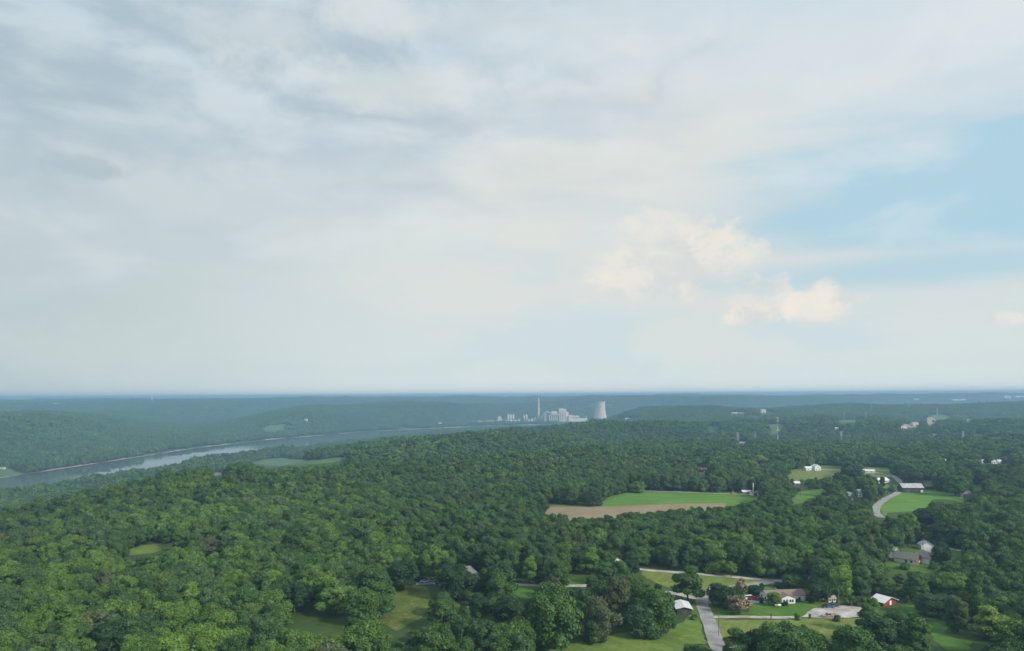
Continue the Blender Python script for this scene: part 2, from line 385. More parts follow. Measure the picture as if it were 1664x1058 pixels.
# ------------------------------------------------------------------ ground sheet and river
th = np.radians(np.concatenate([np.linspace(-52, 52, 640), np.linspace(52, 308, 60)[1:-1]]))
rr = np.concatenate([[30, 80, 140], 180 * 1.0095 ** np.arange(0, 590)]); rr = rr[rr < 47000]
TT, RR = np.meshgrid(th, rr); gx = RR * np.sin(TT); gy = RR * np.cos(TT)
gz = H(gx, gy); nT = len(th); nR = len(rr)
V = np.concatenate([np.stack([gx, gy, gz], -1).reshape(-1, 3), [[0, 0, h1(0, 0)]]])
ii = np.arange(nR - 1)[:, None] * nT + np.arange(nT)[None, :]; jj = np.arange(nR - 1)[:, None] * nT + (np.arange(nT)[None, :] + 1) % nT
Q = np.stack([ii, jj, jj + nT, ii + nT], -1).reshape(-1, 4)
ground_me = np_mesh('ground', V, Q, ground_material(), True)
structure('ground', ground_me)

def water_material():
    m = bpy.data.materials.new('river_water'); m.use_nodes = True; t = m.node_tree; q = NG(t); b = t.nodes['Principled BSDF']
    geo = t.nodes.new('ShaderNodeNewGeometry'); P = geo.outputs['Position']
    n = q.noise(P, 0.004, 4, 0.6, 0.5)
    t.links.new(q.mix(n, (0.075, 0.10, 0.105, 1), (0.095, 0.115, 0.115, 1)), b.inputs['Base Color'])
    t.links.new(q.ss(n, 0.4, 0.65, 0.02, 0.10), b.inputs['Roughness']); b.inputs['IOR'].default_value = 1.33
    bp = t.nodes.new('ShaderNodeBump'); bp.inputs['Strength'].default_value = 0.02; bp.inputs['Distance'].default_value = 0.2
    t.links.new(q.noise(P, 0.15, 3), bp.inputs['Height']); t.links.new(bp.outputs[0], b.inputs['Normal'])
    return m
wv_, wf_ = [], []
cl = np.array(RIV, float)
for i in range(len(cl)):
    a_ = cl[max(0, i - 1), :2]; b_ = cl[min(len(cl) - 1, i + 1), :2]; d_ = (b_ - a_) / np.linalg.norm(b_ - a_); nn = np.array([-d_[1], d_[0]])
    w_ = cl[i, 2] + 40
    wv_ += [tuple(cl[i, :2] + nn * w_) + (WATER,), tuple(cl[i, :2] - nn * w_) + (WATER,)]
for i in range(len(cl) - 1): wf_.append((2 * i + 1, 2 * i + 3, 2 * i + 2, 2 * i))
mb = MB(); mb.add(wv_, wf_); structure('river', mb.mesh('river', water_material()))

def pip(px, py, poly):
    poly = np.asarray(poly, float); ins = np.zeros(np.shape(px), bool); n = len(poly); j = n - 1
    for i in range(n):
        xi, yi = poly[i]; xj, yj = poly[j]
        if yi != yj:
            c_ = ((yi > py) != (yj > py)) & (px < (xj - xi) * (py - yi) / (yj - yi) + xi); ins ^= c_
        j = i
    return ins
def small_box(u0, v0, u1, v1): return [(u0, v0), (u1, v0), (u1, v1), (u0, v1)]
class Vis(list):
    depths = None
    def near(s, poly, depth): s.depths[len(s)] = depth; s.append(poly)      # only matters to what stands nearer than depth
VIS = Vis(); VIS.depths = {}          # outlines in the photograph of what no tree stands in front of
SOLID = []        # world outlines nothing grows in
def drape(name, wpoly, m, off=0.12, step=None, rag=0.6, seed=1):
    """a sheet laid on the ground inside a world outline"""
    rnd = random.Random(seed); P = [Vector(p) for p in wpoly]
    size = max(max(p.x for p in P) - min(p.x for p in P), max(p.y for p in P) - min(p.y for p in P))
    step = step or max(3.0, size / 45); out = []
    for i in range(len(P)):
        a, b = P[i], P[(i + 1) % len(P)]; L = (b - a).length; k = max(1, int(L / step)); nrm = Vector((-(b - a).y, (b - a).x)).normalized() if L > 0 else Vector((0, 0))
        for j in range(k):
            out.append(a.lerp(b, j / k) + nrm * rnd.uniform(-rag, rag) * (1 if j else 0.3))
    arr = np.array([(p.x, p.y) for p in out])
    x0, y0 = arr.min(0); x1, y1 = arr.max(0)
    qx, qy = np.meshgrid(np.arange(x0, x1, step), np.arange(y0, y1, step)); qx = qx.ravel(); qy = qy.ravel()
    k = pip(qx, qy, arr); inner = [Vector((float(a), float(b))) for a, b in zip(qx[k], qy[k])]
    n = len(out)
    r_ = delaunay_2d_cdt(out + inner, [(i, (i + 1) % n) for i in range(n)], [list(range(n))], 1, 0.01)
    vs = np.array([(p.x, p.y) for p in r_[0]]); z = H(vs[:, 0], vs[:, 1]) + off + np.maximum(0, vs[:, 1] - 600) * 0.0004
    me = bpy.data.meshes.new(name); me.from_pydata([(float(a), float(b), float(c_)) for (a, b), c_ in zip(vs, z)], [], [tuple(f) for f in r_[2]])
    me.materials.append(m); me.polygons.foreach_set('use_smooth', [True] * len(me.polygons)); me.update()
    if len(me.polygons) and me.polygons[0].normal.z < 0: me.flip_normals()
    return structure(name, me)
def field(name, pix, m, vis=True, off=0.12, rag=0.8, dense=True, seed=1):
    pts = []
    for i in range(len(pix)):
        (u0, v0), (u1, v1) = pix[i], pix[(i + 1) % len(pix)]
        k = max(1, int(math.hypot(u1 - u0, v1 - v0) / 12)) if dense else 1
        pts += [at(u0 + (u1 - u0) * j / k, v0 + (v1 - v0) * j / k) for j in range(k)]
    if vis: VIS.append(pix)
    return drape(name, pts, m, off, rag=rag, seed=seed)
ROADS = []
def road(name, pix, width, m, off=0.2, world=None, vis=True, clear=1.5):
    P = world if world else [at(*p) for p in pix]
    # smooth the centre line
    P = [Vector(p) for p in P]; C = []
    for i in range(len(P) - 1):
        p0 = P[max(0, i - 1)]; p1 = P[i]; p2 = P[i + 1]; p3 = P[min(len(P) - 1, i + 2)]; k = max(2, int((p2 - p1).length / 3))
        for j in range(k):
            t = j / k
            C.append(0.5 * ((2 * p1) + (p2 - p0) * t + (2 * p0 - 5 * p1 + 4 * p2 - p3) * t * t + (3 * p1 - p0 - 3 * p2 + p3) * t ** 3))
    C.append(P[-1]); rnd = random.Random(len(C)); vs = []; mb = MB()
    wl = []
    for i, p in enumerate(C):
        d = (C[min(len(C) - 1, i + 1)] - C[max(0, i - 1)]).normalized(); n = Vector((-d.y, d.x))
        for k in (-0.5, -0.25, 0, 0.25, 0.5):
            q_ = p + n * (k * width + (rnd.uniform(-0.18, 0.18) if abs(k) == 0.5 else 0))
            vs.append((q_.x, q_.y, h1(q_.x, q_.y) + off)); wl.append(vs[-1])
    fs = [(i * 5 + k, i * 5 + k + 1, i * 5 + 6 + k, i * 5 + 5 + k) for i in range(len(C) - 1) for k in range(4)]
    fs = [f[::-1] for f in fs]
    mb.add(vs, fs); me = mb.mesh(name, m, True)
    ROADS.append((np.array([(p.x, p.y) for p in C]), width / 2 + clear))
    if vis:
        for i in range(0, len(C) - 1):
            a, b, c_, d = vs[i * 5], vs[i * 5 + 4], vs[i * 5 + 9], vs[i * 5 + 5]
            q_ = [project(*p) for p in (a, b, c_, d)]
            if vis is True or vis(q_[0]): VIS.append([(float(p[0]), float(p[1])) for p in q_])
    return structure(name, me)

# ------------------------------------------------------------------ fields, lawns and lanes
LN = 0.0
field('hayfield', [(1148, 1048), (1112, 1047), (1108, 1075), (860, 1075), (890, 1058), (960, 1040), (1030, 1026), (1080, 1020), (1110, 1012), (1122, 1000), (1133, 1000)], G_HAY, seed=2)
field('lawn', [(1124, 1000), (1122, 972), (1130, 962), (1150, 958), (1200, 955), (1262, 953), (1312, 957), (1345, 976), (1372, 984), (1432, 984), (1425, 1003), (1300, 1006), (1243, 1007), (1160, 1007), (1165, 1012), (1130, 1012)], G_LAWN, seed=3)
field('upper_meadow', [(1043, 926), (1110, 931), (1200, 937), (1272, 943), (1262, 950), (1215, 953), (1165, 962), (1140, 972), (1122, 975), (1098, 960), (1060, 945), (1043, 936)], G_MEADOW, seed=4)
field('lower_meadow', [(1158, 1008), (1243, 1008), (1300, 1007), (1405, 1005), (1420, 1012), (1390, 1024), (1352, 1040), (1290, 1050), (1225, 1050), (1172, 1052), (1166, 1030)], G_MEADOW, vis=False, seed=5)
VIS.append([(1158, 1008), (1243, 1008), (1255, 1010), (1240, 1017), (1222, 1024), (1190, 1026), (1172, 1035), (1166, 1030)])
VIS.append([(1290, 1007), (1405, 1005), (1412, 1010), (1390, 1012), (1365, 1018), (1352, 1036), (1335, 1022), (1310, 1012)])
field('rough_pasture', [(638, 963), (675, 955), (695, 957), (703, 981), (680, 1009), (645, 1026), (618, 1015), (626, 990)], G_WILD, seed=6)
field('olive_glade', [(455, 998), (533, 996), (562, 1012), (557, 1024), (505, 1014), (457, 1010)], G_OLIVE, seed=7)
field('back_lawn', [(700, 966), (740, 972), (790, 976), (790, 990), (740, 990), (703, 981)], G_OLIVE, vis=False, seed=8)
field('garden_lawn', [(832, 946), (868, 948), (866, 975), (846, 975), (834, 966)], G_LAWN, seed=9)
field('lane_verge', [(790, 946), (832, 946), (880, 946), (915, 940), (950, 940), (960, 950), (918, 958), (870, 958), (790, 955)], G_LAWN, vis=False, seed=10)
VIS.append([(914, 940), (951, 940), (951, 955), (917, 955)])
field('long_field', [(55, 906), (140, 901), (200, 896), (236, 886), (300, 881), (366, 880), (366, 890), (300, 886), (244, 900), (200, 904), (140, 908), (58, 911)], G_HAY, vis=False, seed=11)
for p_ in ([(197, 897), (236, 887), (300, 882), (301, 885), (252, 893), (240, 900), (202, 902)], [(60, 903), (76, 902), (76, 905), (60, 906)], [(131, 902), (145, 900), (145, 905), (131, 906)], [(342, 882), (365, 881), (365, 887), (345, 888)]): VIS.append(p_)
field('crop_field', [(884, 821), (972, 822), (990, 807), (1030, 799), (1100, 799), (1180, 801), (1233, 801), (1234, 812), (1200, 822), (1100, 824), (975, 828), (884, 827)], G_CROP, vis=False, seed=12)
VIS.append([(884, 821), (975, 821), (990, 807), (1030, 799), (1100, 799), (1180, 801), (1233, 801), (1232, 808), (1215, 814), (1190, 819), (1100, 822), (1060, 828), (1000, 831), (958, 839), (930, 834), (884, 831)])
field('ploughed_field', [(880, 824), (975, 824.5), (1100, 819.5), (1180, 818.5), (1175, 836), (1100, 842), (1000, 850), (945, 858), (884, 852)], M_SOIL, vis=False, off=0.3, seed=13)
field('hilltop_lawn', [(1272, 767), (1300, 762), (1340, 757), (1400, 756), (1449, 761), (1450, 773), (1430, 782), (1445, 790), (1440, 800), (1405, 785), (1340, 785), (1300, 784), (1276, 778)], G_MEADOW, vis=False, seed=14)
VIS.append([(1276, 767), (1300, 762), (1340, 757), (1368, 757), (1370, 770), (1340, 774), (1300, 776), (1280, 776)]); VIS.append([(1400, 758), (1449, 761), (1450, 770), (1428, 772), (1402, 768)])
field('small_paddock', [(1281, 815), (1300, 799), (1345, 794), (1344, 800), (1312, 812), (1303, 818), (1284, 821)], G_CROP, seed=15)
field('barn_field', [(1427, 822), (1443, 806), (1465, 798), (1501, 796), (1540, 800), (1566, 806), (1566, 818), (1535, 812), (1515, 812), (1501, 830), (1443, 834), (1437, 840), (1427, 824)], G_CROP, seed=16)
field('far_paddock', [(1578, 788), (1600, 788), (1600, 796), (1581, 800)], G_CROP, seed=17)
field('grove_paddock', [(1498, 782), (1519, 780), (1512, 790), (1499, 790)], G_MEADOW, seed=18)
field('house_lawn', [(1428, 898), (1455, 892), (1500, 890), (1560, 893), (1600, 900), (1540, 912), (1535, 922), (1515, 932), (1500, 932), (1440, 922)], G_LAWN, vis=False, seed=19)
VIS.append([(1438, 898), (1455, 893), (1500, 892), (1517, 892), (1517, 918), (1536, 921), (1528, 928), (1506, 930), (1495, 920), (1436, 914)]); VIS.append([(1543, 896), (1575, 899), (1560, 903), (1543, 902)])
field('shed_glade', [(1465, 985), (1500, 985), (1500, 995), (1478, 998)], G_LAWN, seed=20)
field('corner_glade', [(1505, 1012), (1540, 1012), (1535, 1030), (1560, 1042), (1580, 1044), (1575, 1058), (1540, 1058), (1515, 1040)], G_LAWN, seed=21)
field('red_barn_lot', [(1132, 764), (1152, 764), (1152, 775), (1136, 776)], G_MEADOW, seed=22)
field('river_meadow', [(404, 753), (433, 746), (463, 744), (480, 747), (514, 748), (544, 744), (566, 745), (562, 749), (521, 754), (438, 758)], G_FLOOD, seed=23)
field('stubble_field', [(344, 770), (349, 768), (366, 768), (363, 772), (346, 774)], M_SOIL, seed=24)
field('hillside_meadow', [(426, 696), (432, 691), (463, 689), (461, 701), (428, 702)], G_FLOOD, seed=25)
field('riverside_meadow', [(-30, 769), (0, 761), (22, 762), (40, 768), (34, 772), (0, 776), (-30, 778)], G_FLOOD, seed=26)
field('clearing', [(1246, 690), (1278, 690), (1272, 697), (1262, 707), (1250, 706), (1256, 698)], G_FLOOD, seed=27)
field('hill_clearing', [(1506, 679), (1524, 673), (1549, 680), (1540, 682), (1522, 683)], G_FLOOD, off=1.0, seed=28)
field('bare_cut', [(1503, 682), (1512, 677), (1521, 683), (1520, 691), (1507, 691)], M_SCAR, off=1.0, seed=29)
field('earth_bank', [(1562, 683), (1572, 681), (1582, 684), (1580, 686), (1564, 686)], M_SCAR, off=1.0, seed=30)
field('yard', [(1466, 689), (1494, 688), (1494, 696), (1464, 696)], M_SCAR, off=1.0, seed=31)
field('distant_meadow', [(1358, 684), (1392, 683), (1392, 688), (1364, 688)], G_FLOOD, off=1.0, seed=32)
field('roadside_clearing', [(1580, 708), (1600, 704), (1598, 711), (1582, 712)], G_FLOOD, off=1.0, seed=33)
field('coal_yard', [(775, 684.5), (812, 683.5), (812, 685), (776, 686.5)], M_SCAR, off=1.0, seed=34)
VIS.near([(800, 663), (962, 663), (958, 684), (940, 685), (875, 685), (850, 685.5), (838, 685.5), (800, 683)], 4960); VIS.near([(966, 658), (986, 658), (986, 675), (966, 677)], 4960)
for b_ in ((1010, 678, 1030, 684), (1187, 671, 1196, 674), (1205, 671, 1213, 674), (1238, 670, 1258, 674), (1148, 693, 1170, 700), (1200, 718, 1212, 723)): VIS.append([(b_[0], b_[1]), (b_[2], b_[1]), (b_[2], b_[3]), (b_[0], b_[3])])

road('lane', [(1190, 1120), (1165, 1052), (1155, 1020), (1146, 996), (1141, 978), (1148, 966), (1170, 959), (1210, 953), (1245, 948), (1262, 945.5)], 6.2, M_ROAD, off=0.26)
road('gravel_lane', [(1262, 945.5), (1225, 942), (1160, 936), (1100, 931), (1045, 926.5), (1010, 921)], 4.4, M_GRAVEL, off=0.24, vis=lambda p: p[0] > 1043)
road('back_lane', [(1262, 945.5), (1290, 944), (1318, 939), (1345, 938)], 5.0, M_ROAD, off=0.22, vis=lambda p: p[0] < 1270 or 1306 < p[0] < 1322)
road('driveway', [(1146, 979), (1175, 981), (1205, 979), (1238, 976.5)], 7.0, M_GRAVEL, off=0.22)
road('shed_driveway', [(1137, 974), (1122, 971), (1100, 966), (1080, 963)], 5.0, M_GRAVEL, off=0.22, vis=lambda p: p[0] > 1098)
road('gravel_track', [(1153, 1004), (1180, 1003.5), (1210, 1004), (1250, 1004.5), (1300, 1004)], 3.6, M_GRAVEL, off=0.25)
field('gravel_lot', [(1300, 1005), (1312, 996), (1322, 990), (1345, 988), (1380, 985), (1404, 987), (1409, 1003), (1380, 1005), (1345, 1006)], M_GRAVEL, off=0.28, seed=41)
field('parking_apron', [(676, 948), (690, 945), (708, 945), (708, 950), (690, 952), (677, 952)], M_ROAD, off=0.28, seed=42)
road('garden_lane', [(720, 949), (760, 950), (800, 951), (850, 952), (900, 952.5), (950, 953), (985, 951)], 4.5, M_GRAVEL, off=0.22, vis=lambda p: 917 < p[0] < 950 or 792 < p[0] < 797 or 833 < p[0] < 866)
road('farm_lane', [(1432, 842), (1424, 834), (1426, 822), (1440, 811), (1458, 802), (1466, 793), (1464, 784), (1452, 775), (1440, 771)], 6.5, M_ROAD, off=0.35)
road('hilltop_drive', [(1440, 772), (1420, 768), (1390, 766), (1350, 763), (1330, 764)], 4.0, M_GRAVEL, off=0.35, vis=False)
road('field_track', [(1030, 798), (1100, 800), (1160, 802.5), (1215, 804)], 3.0, M_GRAVEL, off=0.35, vis=False)
road('house_drive', [(1495, 912), (1505, 900), (1515, 893), (1535, 892), (1575, 899)], 4.0, M_GRAVEL, off=0.3, vis=False)

# ------------------------------------------------------------------ tree shapes
def crown_parts(rs, Rad, H0, H1, nl, leaf, nleaf, flat=0.0, core=True, up=0.15, lobe=(0.30, 0.44), ico=1, bumps=0.16, pointy=0.0, open_=0.0):
    """a crown as ragged lobes of leaf sprays round small dense hearts; returns quads and triangles"""
    hh = (H1 - H0) / 2; cz = (H1 + H0) / 2; L = []
    for i in range(nl * 3):
        d = rs.normal(size=3); d /= np.linalg.norm(d)
        if i % 5 == 4: d[2] = -rs.uniform(0.75, 1.0)
        elif d[2] < -0.7: continue
        rad = rs.uniform(0.45, 0.78) if (i % 4 or d[2] < -.7) else rs.uniform(0.0, 0.35)
        w = 1.0 - pointy * max(0.0, d[2]) * 0.9
        c_ = np.array([d[0] * Rad * rad * w, d[1] * Rad * rad * w, cz + d[2] * hh * rad * (1.0 + 0.1 * rs.normal())])
        r_ = rs.uniform(*lobe) * Rad * (1 - 0.35 * pointy * max(0, d[2]))
        L.append((c_, r_))
        if len(L) >= nl: break
    V, Q = [], []
    cen = np.array([0, 0, cz - hh * 0.2]); per = nleaf // len(L)
    for c_, r_ in L:
        out = c_ - cen; out = out / (np.linalg.norm(out) + 1e-6)
        d = rs.normal(size=(per, 3)) + out * 0.75 + np.array([0, 0, 0.25]); d /= np.linalg.norm(d, axis=1)[:, None]
        rr_ = r_ * (1 + rs.normal(size=per) * 0.13 + 0.12 * np.sin(d[:, 0] * 5 + c_[0]) * np.sin(d[:, 1] * 5 + c_[1]))
        p = c_ + d * rr_[:, None] * np.array([1, 1, 0.85])
        n = d * 0.9 + rs.normal(size=(per, 3)) * 0.55 + np.array([0, 0, 0.25]); n /= np.linalg.norm(n, axis=1)[:, None]
        t = np.cross(n, rs.normal(size=(per, 3))); t /= np.linalg.norm(t, axis=1)[:, None] + 1e-9; b = np.cross(n, t)
        sz = leaf * rs.uniform(0.6, 1.35, per)[:, None]; asp = rs.uniform(0.55, 1.0, per)[:, None]
        o = len(V) * 4 if False else None
        quad = np.stack([p - t * sz - b * sz * asp * 0.3, p - b * sz * asp, p + t * sz + b * sz * 0.2 * asp, p + b * sz * asp], 1)
        V.append(quad.reshape(-1, 3))
    V = np.concatenate(V); Q = np.arange(len(V)).reshape(-1, 4); CV, CF = [], []
    if core:
        bm = bmesh.new(); bmesh.ops.create_icosphere(bm, subdivisions=ico, radius=1.0)
        sv = np.array([v.co[:] for v in bm.verts]); sf = np.array([[v.index for v in f.verts] for f in bm.faces]); bm.free(); o = 0
        for c_, r_ in L:
            k = 0.80 * r_ * (1 + bumps * rs.normal(size=len(sv)))
            CV.append(c_ + sv * k[:, None]); CF.append(sf + o); o += len(sv)
        CV = np.concatenate(CV); CF = np.concatenate(CF)
    return V, Q, CV, CF
def join_mesh(name, V, Q, CV, CF, m):
    me = bpy.data.meshes.new(name); nq, nc = len(Q), len(CF)
    allv = np.concatenate([V, CV]) if nc else V
    loops = np.concatenate([np.asarray(Q).ravel(), (np.asarray(CF) + len(V)).ravel()]) if nc else np.asarray(Q).ravel()
    st = np.concatenate([np.arange(nq) * 4, nq * 4 + np.arange(nc) * 3]); tot = np.concatenate([np.full(nq, 4), np.full(nc, 3)])
    me.vertices.add(len(allv)); me.vertices.foreach_set('co', np.asarray(allv, np.float32).ravel())
    me.loops.add(len(loops)); me.loops.foreach_set('vertex_index', loops.astype(np.int32))
    me.polygons.add(nq + nc); me.polygons.foreach_set('loop_start', st.astype(np.int32)); me.polygons.foreach_set('loop_total', tot.astype(np.int32))
    me.update(calc_edges=True); me.materials.append(m); return me
def crown_mesh(name, seed, **k):
    return join_mesh(name, *crown_parts(np.random.RandomState(seed), **k), M_LEAF)
def trunk_mesh(name, seed, hgt, r0, fork, spread):
    rnd = random.Random(seed); mb = MB(); p = Vector((0, 0, -0.6)); top = Vector((rnd.uniform(-.4, .4), rnd.uniform(-.4, .4), fork))
    mb.tube(p, top, r0 * 1.25, r0 * 0.8, 7); mb.tube(top, top + Vector((rnd.uniform(-.5, .5), rnd.uniform(-.5, .5), (hgt - fork) * 0.6)), r0 * 0.75, r0 * 0.25, 6)
    for i in range(5):
        a = i * 1.256 + rnd.uniform(-.4, .4); q_ = top + Vector((math.cos(a) * spread, math.sin(a) * spread, (hgt - fork) * rnd.uniform(0.25, 0.5)))
        st_ = top + Vector((0, 0, rnd.uniform(-0.15, 0.15) * fork)); mb.tube(st_, q_, r0 * 0.42, r0 * 0.15, 5)
    return mb.mesh(name, M_BARK, True)
# near shapes, about 18 m tall
NEARV = []
specs = [dict(Rad=5.4, H0=2.0, H1=18, nl=34), dict(Rad=4.6, H0=1.2, H1=18, nl=30), dict(Rad=6.2, H0=0.8, H1=17, nl=40), dict(Rad=5.0, H0=5.0, H1=19, nl=26),
         dict(Rad=5.6, H0=0.5, H1=16.5, nl=38), dict(Rad=4.2, H0=1.0, H1=19, nl=30, pointy=0.35), dict(Rad=5.2, H0=1.4, H1=18, nl=22, lobe=(0.26, 0.40)), dict(Rad=5.8, H0=0.6, H1=17.5, nl=30, lobe=(0.34, 0.5))]
for i, k in enumerate(specs):
    kk = dict(leaf=0.31, nleaf=10500); kk.update(k)
    NEARV.append((crown_mesh('crown', 100 + i, **kk), trunk_mesh('trunk', 40 + i, 18, 0.34, k['H0'] + 1.5, k['Rad'] * 0.5), k['Rad']))
MIDV = [crown_mesh('mid_crown', 200 + i, Rad=r_, H0=1.5, H1=h_, nl=18, leaf=0.8, nleaf=1100, ico=1, lobe=(0.33, 0.5)) for i, (r_, h_) in enumerate([(5.2, 17), (4.6, 18), (5.9, 16), (5.0, 18.5), (5.4, 15.5)])]
def grove_mesh(name, seed, size=46.0, gap=9.2):
    rs = np.random.RandomState(seed); Vs, Qs, Cs, Fs = [], [], [], []; o = oc = 0
    n = int(size / gap)
    for i in range(n):
        for j in range(n):
            x = (i + 0.5 + rs.uniform(-.42, .42) + 0.25 * (j % 2)) * gap - size / 2; y = (j + 0.5 + rs.uniform(-.42, .42)) * gap - size / 2
            rad = rs.uniform(4.2, 7.6); h_ = rs.uniform(12.5, 20) if rs.rand() > 0.08 else rs.uniform(18, 22)
            V, Q, CV, CF = crown_parts(rs, rad, h_ - rad * 1.9, h_, 7, 1.5, 84, lobe=(0.42, 0.6), ico=1, bumps=0.14)
            t = np.array([x, y, 0]); Vs.append(V + t); Qs.append(Q + o); o += len(V); Cs.append(CV + t); Fs.append(CF + oc); oc += len(CV)
    return join_mesh(name, np.concatenate(Vs), np.concatenate(Qs), np.concatenate(Cs), np.concatenate(Fs), M_LEAF)
FARV = [grove_mesh('grove', 300 + i) for i in range(5)]
vcol = bpy.data.collections.new('tree_shapes')          # shapes the mass of the forest is grown from; itself not in the scene
def with_trunk(cm, tm, nm):
    a = np.empty(len(cm.vertices) * 3, np.float32); cm.vertices.foreach_get('co', a); b = np.empty(len(tm.vertices) * 3, np.float32); tm.vertices.foreach_get('co', b)
    la = np.empty(len(cm.loops), np.int32); cm.loops.foreach_get('vertex_index', la); lb = np.empty(len(tm.loops), np.int32); tm.loops.foreach_get('vertex_index', lb)
    ta = np.empty(len(cm.polygons), np.int32); cm.polygons.foreach_get('loop_total', ta); tb = np.empty(len(tm.polygons), np.int32); tm.polygons.foreach_get('loop_total', tb)
    me = bpy.data.meshes.new(nm); tot = np.concatenate([ta, tb]); me.vertices.add((len(a) + len(b)) // 3); me.vertices.foreach_set('co', np.concatenate([a, b]))
    me.loops.add(len(la) + len(lb)); me.loops.foreach_set('vertex_index', np.concatenate([la, lb + len(cm.vertices)])); me.polygons.add(len(tot))
    me.polygons.foreach_set('loop_start', np.concatenate([[0], np.cumsum(tot)[:-1]]).astype(np.int32)); me.polygons.foreach_set('loop_total', tot)
    me.materials.append(M_LEAF); me.materials.append(M_BARK); me.polygons.foreach_set('material_index', np.concatenate([np.zeros(len(ta)), np.ones(len(tb))]).astype(np.int32)); me.update(calc_edges=True); return me
for i, me in enumerate([with_trunk(v[0], v[1], 'near_shape') for v in NEARV] + MIDV + FARV):
    vo_ = bpy.data.objects.new('shape_%02d' % i, me); vcol.objects.link(vo_)
nN, nM, nF = len(NEARV), len(MIDV), len(FARV)

# tones of leaf, by kind of tree, with broad patches imitating relief shade
def tone(rs, n, x, y):
    """leaf colour of n trees: mostly oak green, some yellower, some blue green, a few brownish; yellower kinds cluster on the left slope"""
    base = np.array([0.050, 0.098, 0.021]); yel = np.array([0.082, 0.145, 0.024]); dark = np.array([0.029, 0.066, 0.021]); brown = np.array([0.068, 0.085, 0.038]); blu = np.array([0.048, 0.092, 0.034])
    patch = fbm(x, y, 90, 51, 9); D = np.hypot(x, y)
    py = np.clip(0.15 + 0.16 * patch + 0.34 * sstep(-x, 20, 140) * (1 - sstep(D, 480, 800)), 0.04, 0.75)
    k = rs.rand(n); out = np.tile(base, (n, 1)); r_ = rs.rand(n)[:, None]
    a = k < py; out[a] = (base + (yel - base) * (0.3 + 0.7 * r_))[a]
    b = (k >= py) & (k < py + 0.32); out[b] = (base + (dark - base) * (0.3 + 0.7 * r_))[b]
    c_ = (k >= py + 0.32) & (k < py + 0.36); out[c_] = (base + (brown - base) * r_)[c_]
    d = (k >= py + 0.36) & (k < py + 0.50); out[d] = blu
    stand = 1 + 0.20 * fbm(x, y, 240, 53, 9) + 0.10 * fbm(x, y, 700, 54, 9)      # broad tone patches that put the look of relief shade into leaf colour
    return out * (rs.uniform(0.87, 1.15, n) * np.clip(stand, 0.66, 1.35))[:, None]

# ------------------------------------------------------------------ trees that stand out, each placed by itself
TREES = []      # (x, y, height, crown radius, variant, colour, label, group, name)
C_OAK, C_DARK, C_YEL, C_BLUE, C_BRN, C_BRT = (0.046, 0.098, 0.022), (0.022, 0.050, 0.019), (0.13, 0.19, 0.030), (0.045, 0.085, 0.036), (0.066, 0.082, 0.038), (0.085, 0.155, 0.028)
def big(u, vb, vt, w, var, col, label, name='broadleaf_tree', group=None, cat='tree'):
    x, y = at(u, vb); h_ = (vb - vt) * y / F * 1.0; rad = w * y / F / 2
    TREES.append((x, y, h_, rad, var, col, label, group, name, cat)); SOLID.append((x, y, rad * 0.85 + 2.0))
    VIS.near([(u - w * .28, vb - (vb - vt) * .3), (u + w * .28, vb - (vb - vt) * .3), (u + w * .38, vb - (vb - vt) * .55), (u + w * .22, vt + 4), (u - w * .22, vt + 4), (u - w * .38, vb - (vb - vt) * .55)], y + 2)
big(1118, 978, 914, 50, 6, C_OAK, 'tall ragged tree in the meadow just behind the white roofed shed')
big(1177, 985, 938, 46, 7, C_DARK, 'dense dark tree right of the lane, in front of the pink mimosa behind it')
big(1228, 969, 950, 26, 4, C_DARK, 'small round dark tree left of the brown roofed white house')
big(1257, 985, 960, 23, 1, C_BRT, 'small bright green tree in front of the white house by the lawn tank')
big(1332, 980, 933, 37, 7, C_DARK, 'big oval dark tree on the lawn at the right end of the white house')
big(1288, 957, 932, 32, 2, C_OAK, 'broad tree behind the roof of the white house')
big(1268, 957, 947, 20, 4, C_DARK, 'low dark bushy tree where the lanes meet')
big(1188, 938, 911, 19, 3, C_BRT, 'small pale tree standing out before the dark wood across the upper meadow')
big(1215, 1005, 1005.5, 2, 0, C_OAK, '') if False else None
big(743, 974, 912, 66, 2, C_DARK, 'widest dark tree, hiding the parking apron of the grey roofed house')
big(777, 967, 927, 38, 7, C_DARK, 'round dark tree just right of the grey roofed house')
big(812, 981, 921, 41, 7, C_OAK, 'upright oval tree at the left edge of the small garden lawn')
big(860, 949, 900, 25, 5, C_BRT, 'slender light green tree at the back of the garden lawn')
big(880, 950, 926, 20, 4, C_DARK, 'small dark tree right of the slender light green tree')
big(720, 1024, 970, 50, 3, C_OAK, 'rounded tree at the lower right corner of the rough pasture')
big(776, 1000, 963, 36, 4, C_DARK, 'round tree below the oval tree, between pasture and dark bushy tree')
big(826, 1012, 966, 54, 4, C_DARK, 'wide dark bushy tree below the garden lawn')
big(902, 1056, 938, 86, 2, C_OAK, 'largest tree of all, left of the brown leaved tree')
big(977, 1042, 957, 54, 7, C_BRN, 'brownish round tree between the largest tree and the hayfield')
big(966, 1045, 993, 38, 4, C_BLUE, 'grey green round tree in front of the brownish one')
big(1004, 1020, 925, 42, 1, C_BRN, 'tall brown tinged tree behind the brownish round one')
big(1066, 1034, 948, 60, 2, C_OAK, 'big tree at the back of the hayfield, left of the white roofed shed')
big(1083, 1030, 968, 32, 0, C_OAK, 'tree touching the left side of the white roofed shed')
big(1045, 1034, 965, 52, 7, C_BLUE, 'dark tree at the hayfield edge, left of the big one by the shed')
big(655, 960, 906, 48, 1, C_DARK, 'tall dark tree at the left end of the parking apron')
big(620, 1003, 945, 50, 6, C_OAK, 'tree on the left edge of the rough pasture')
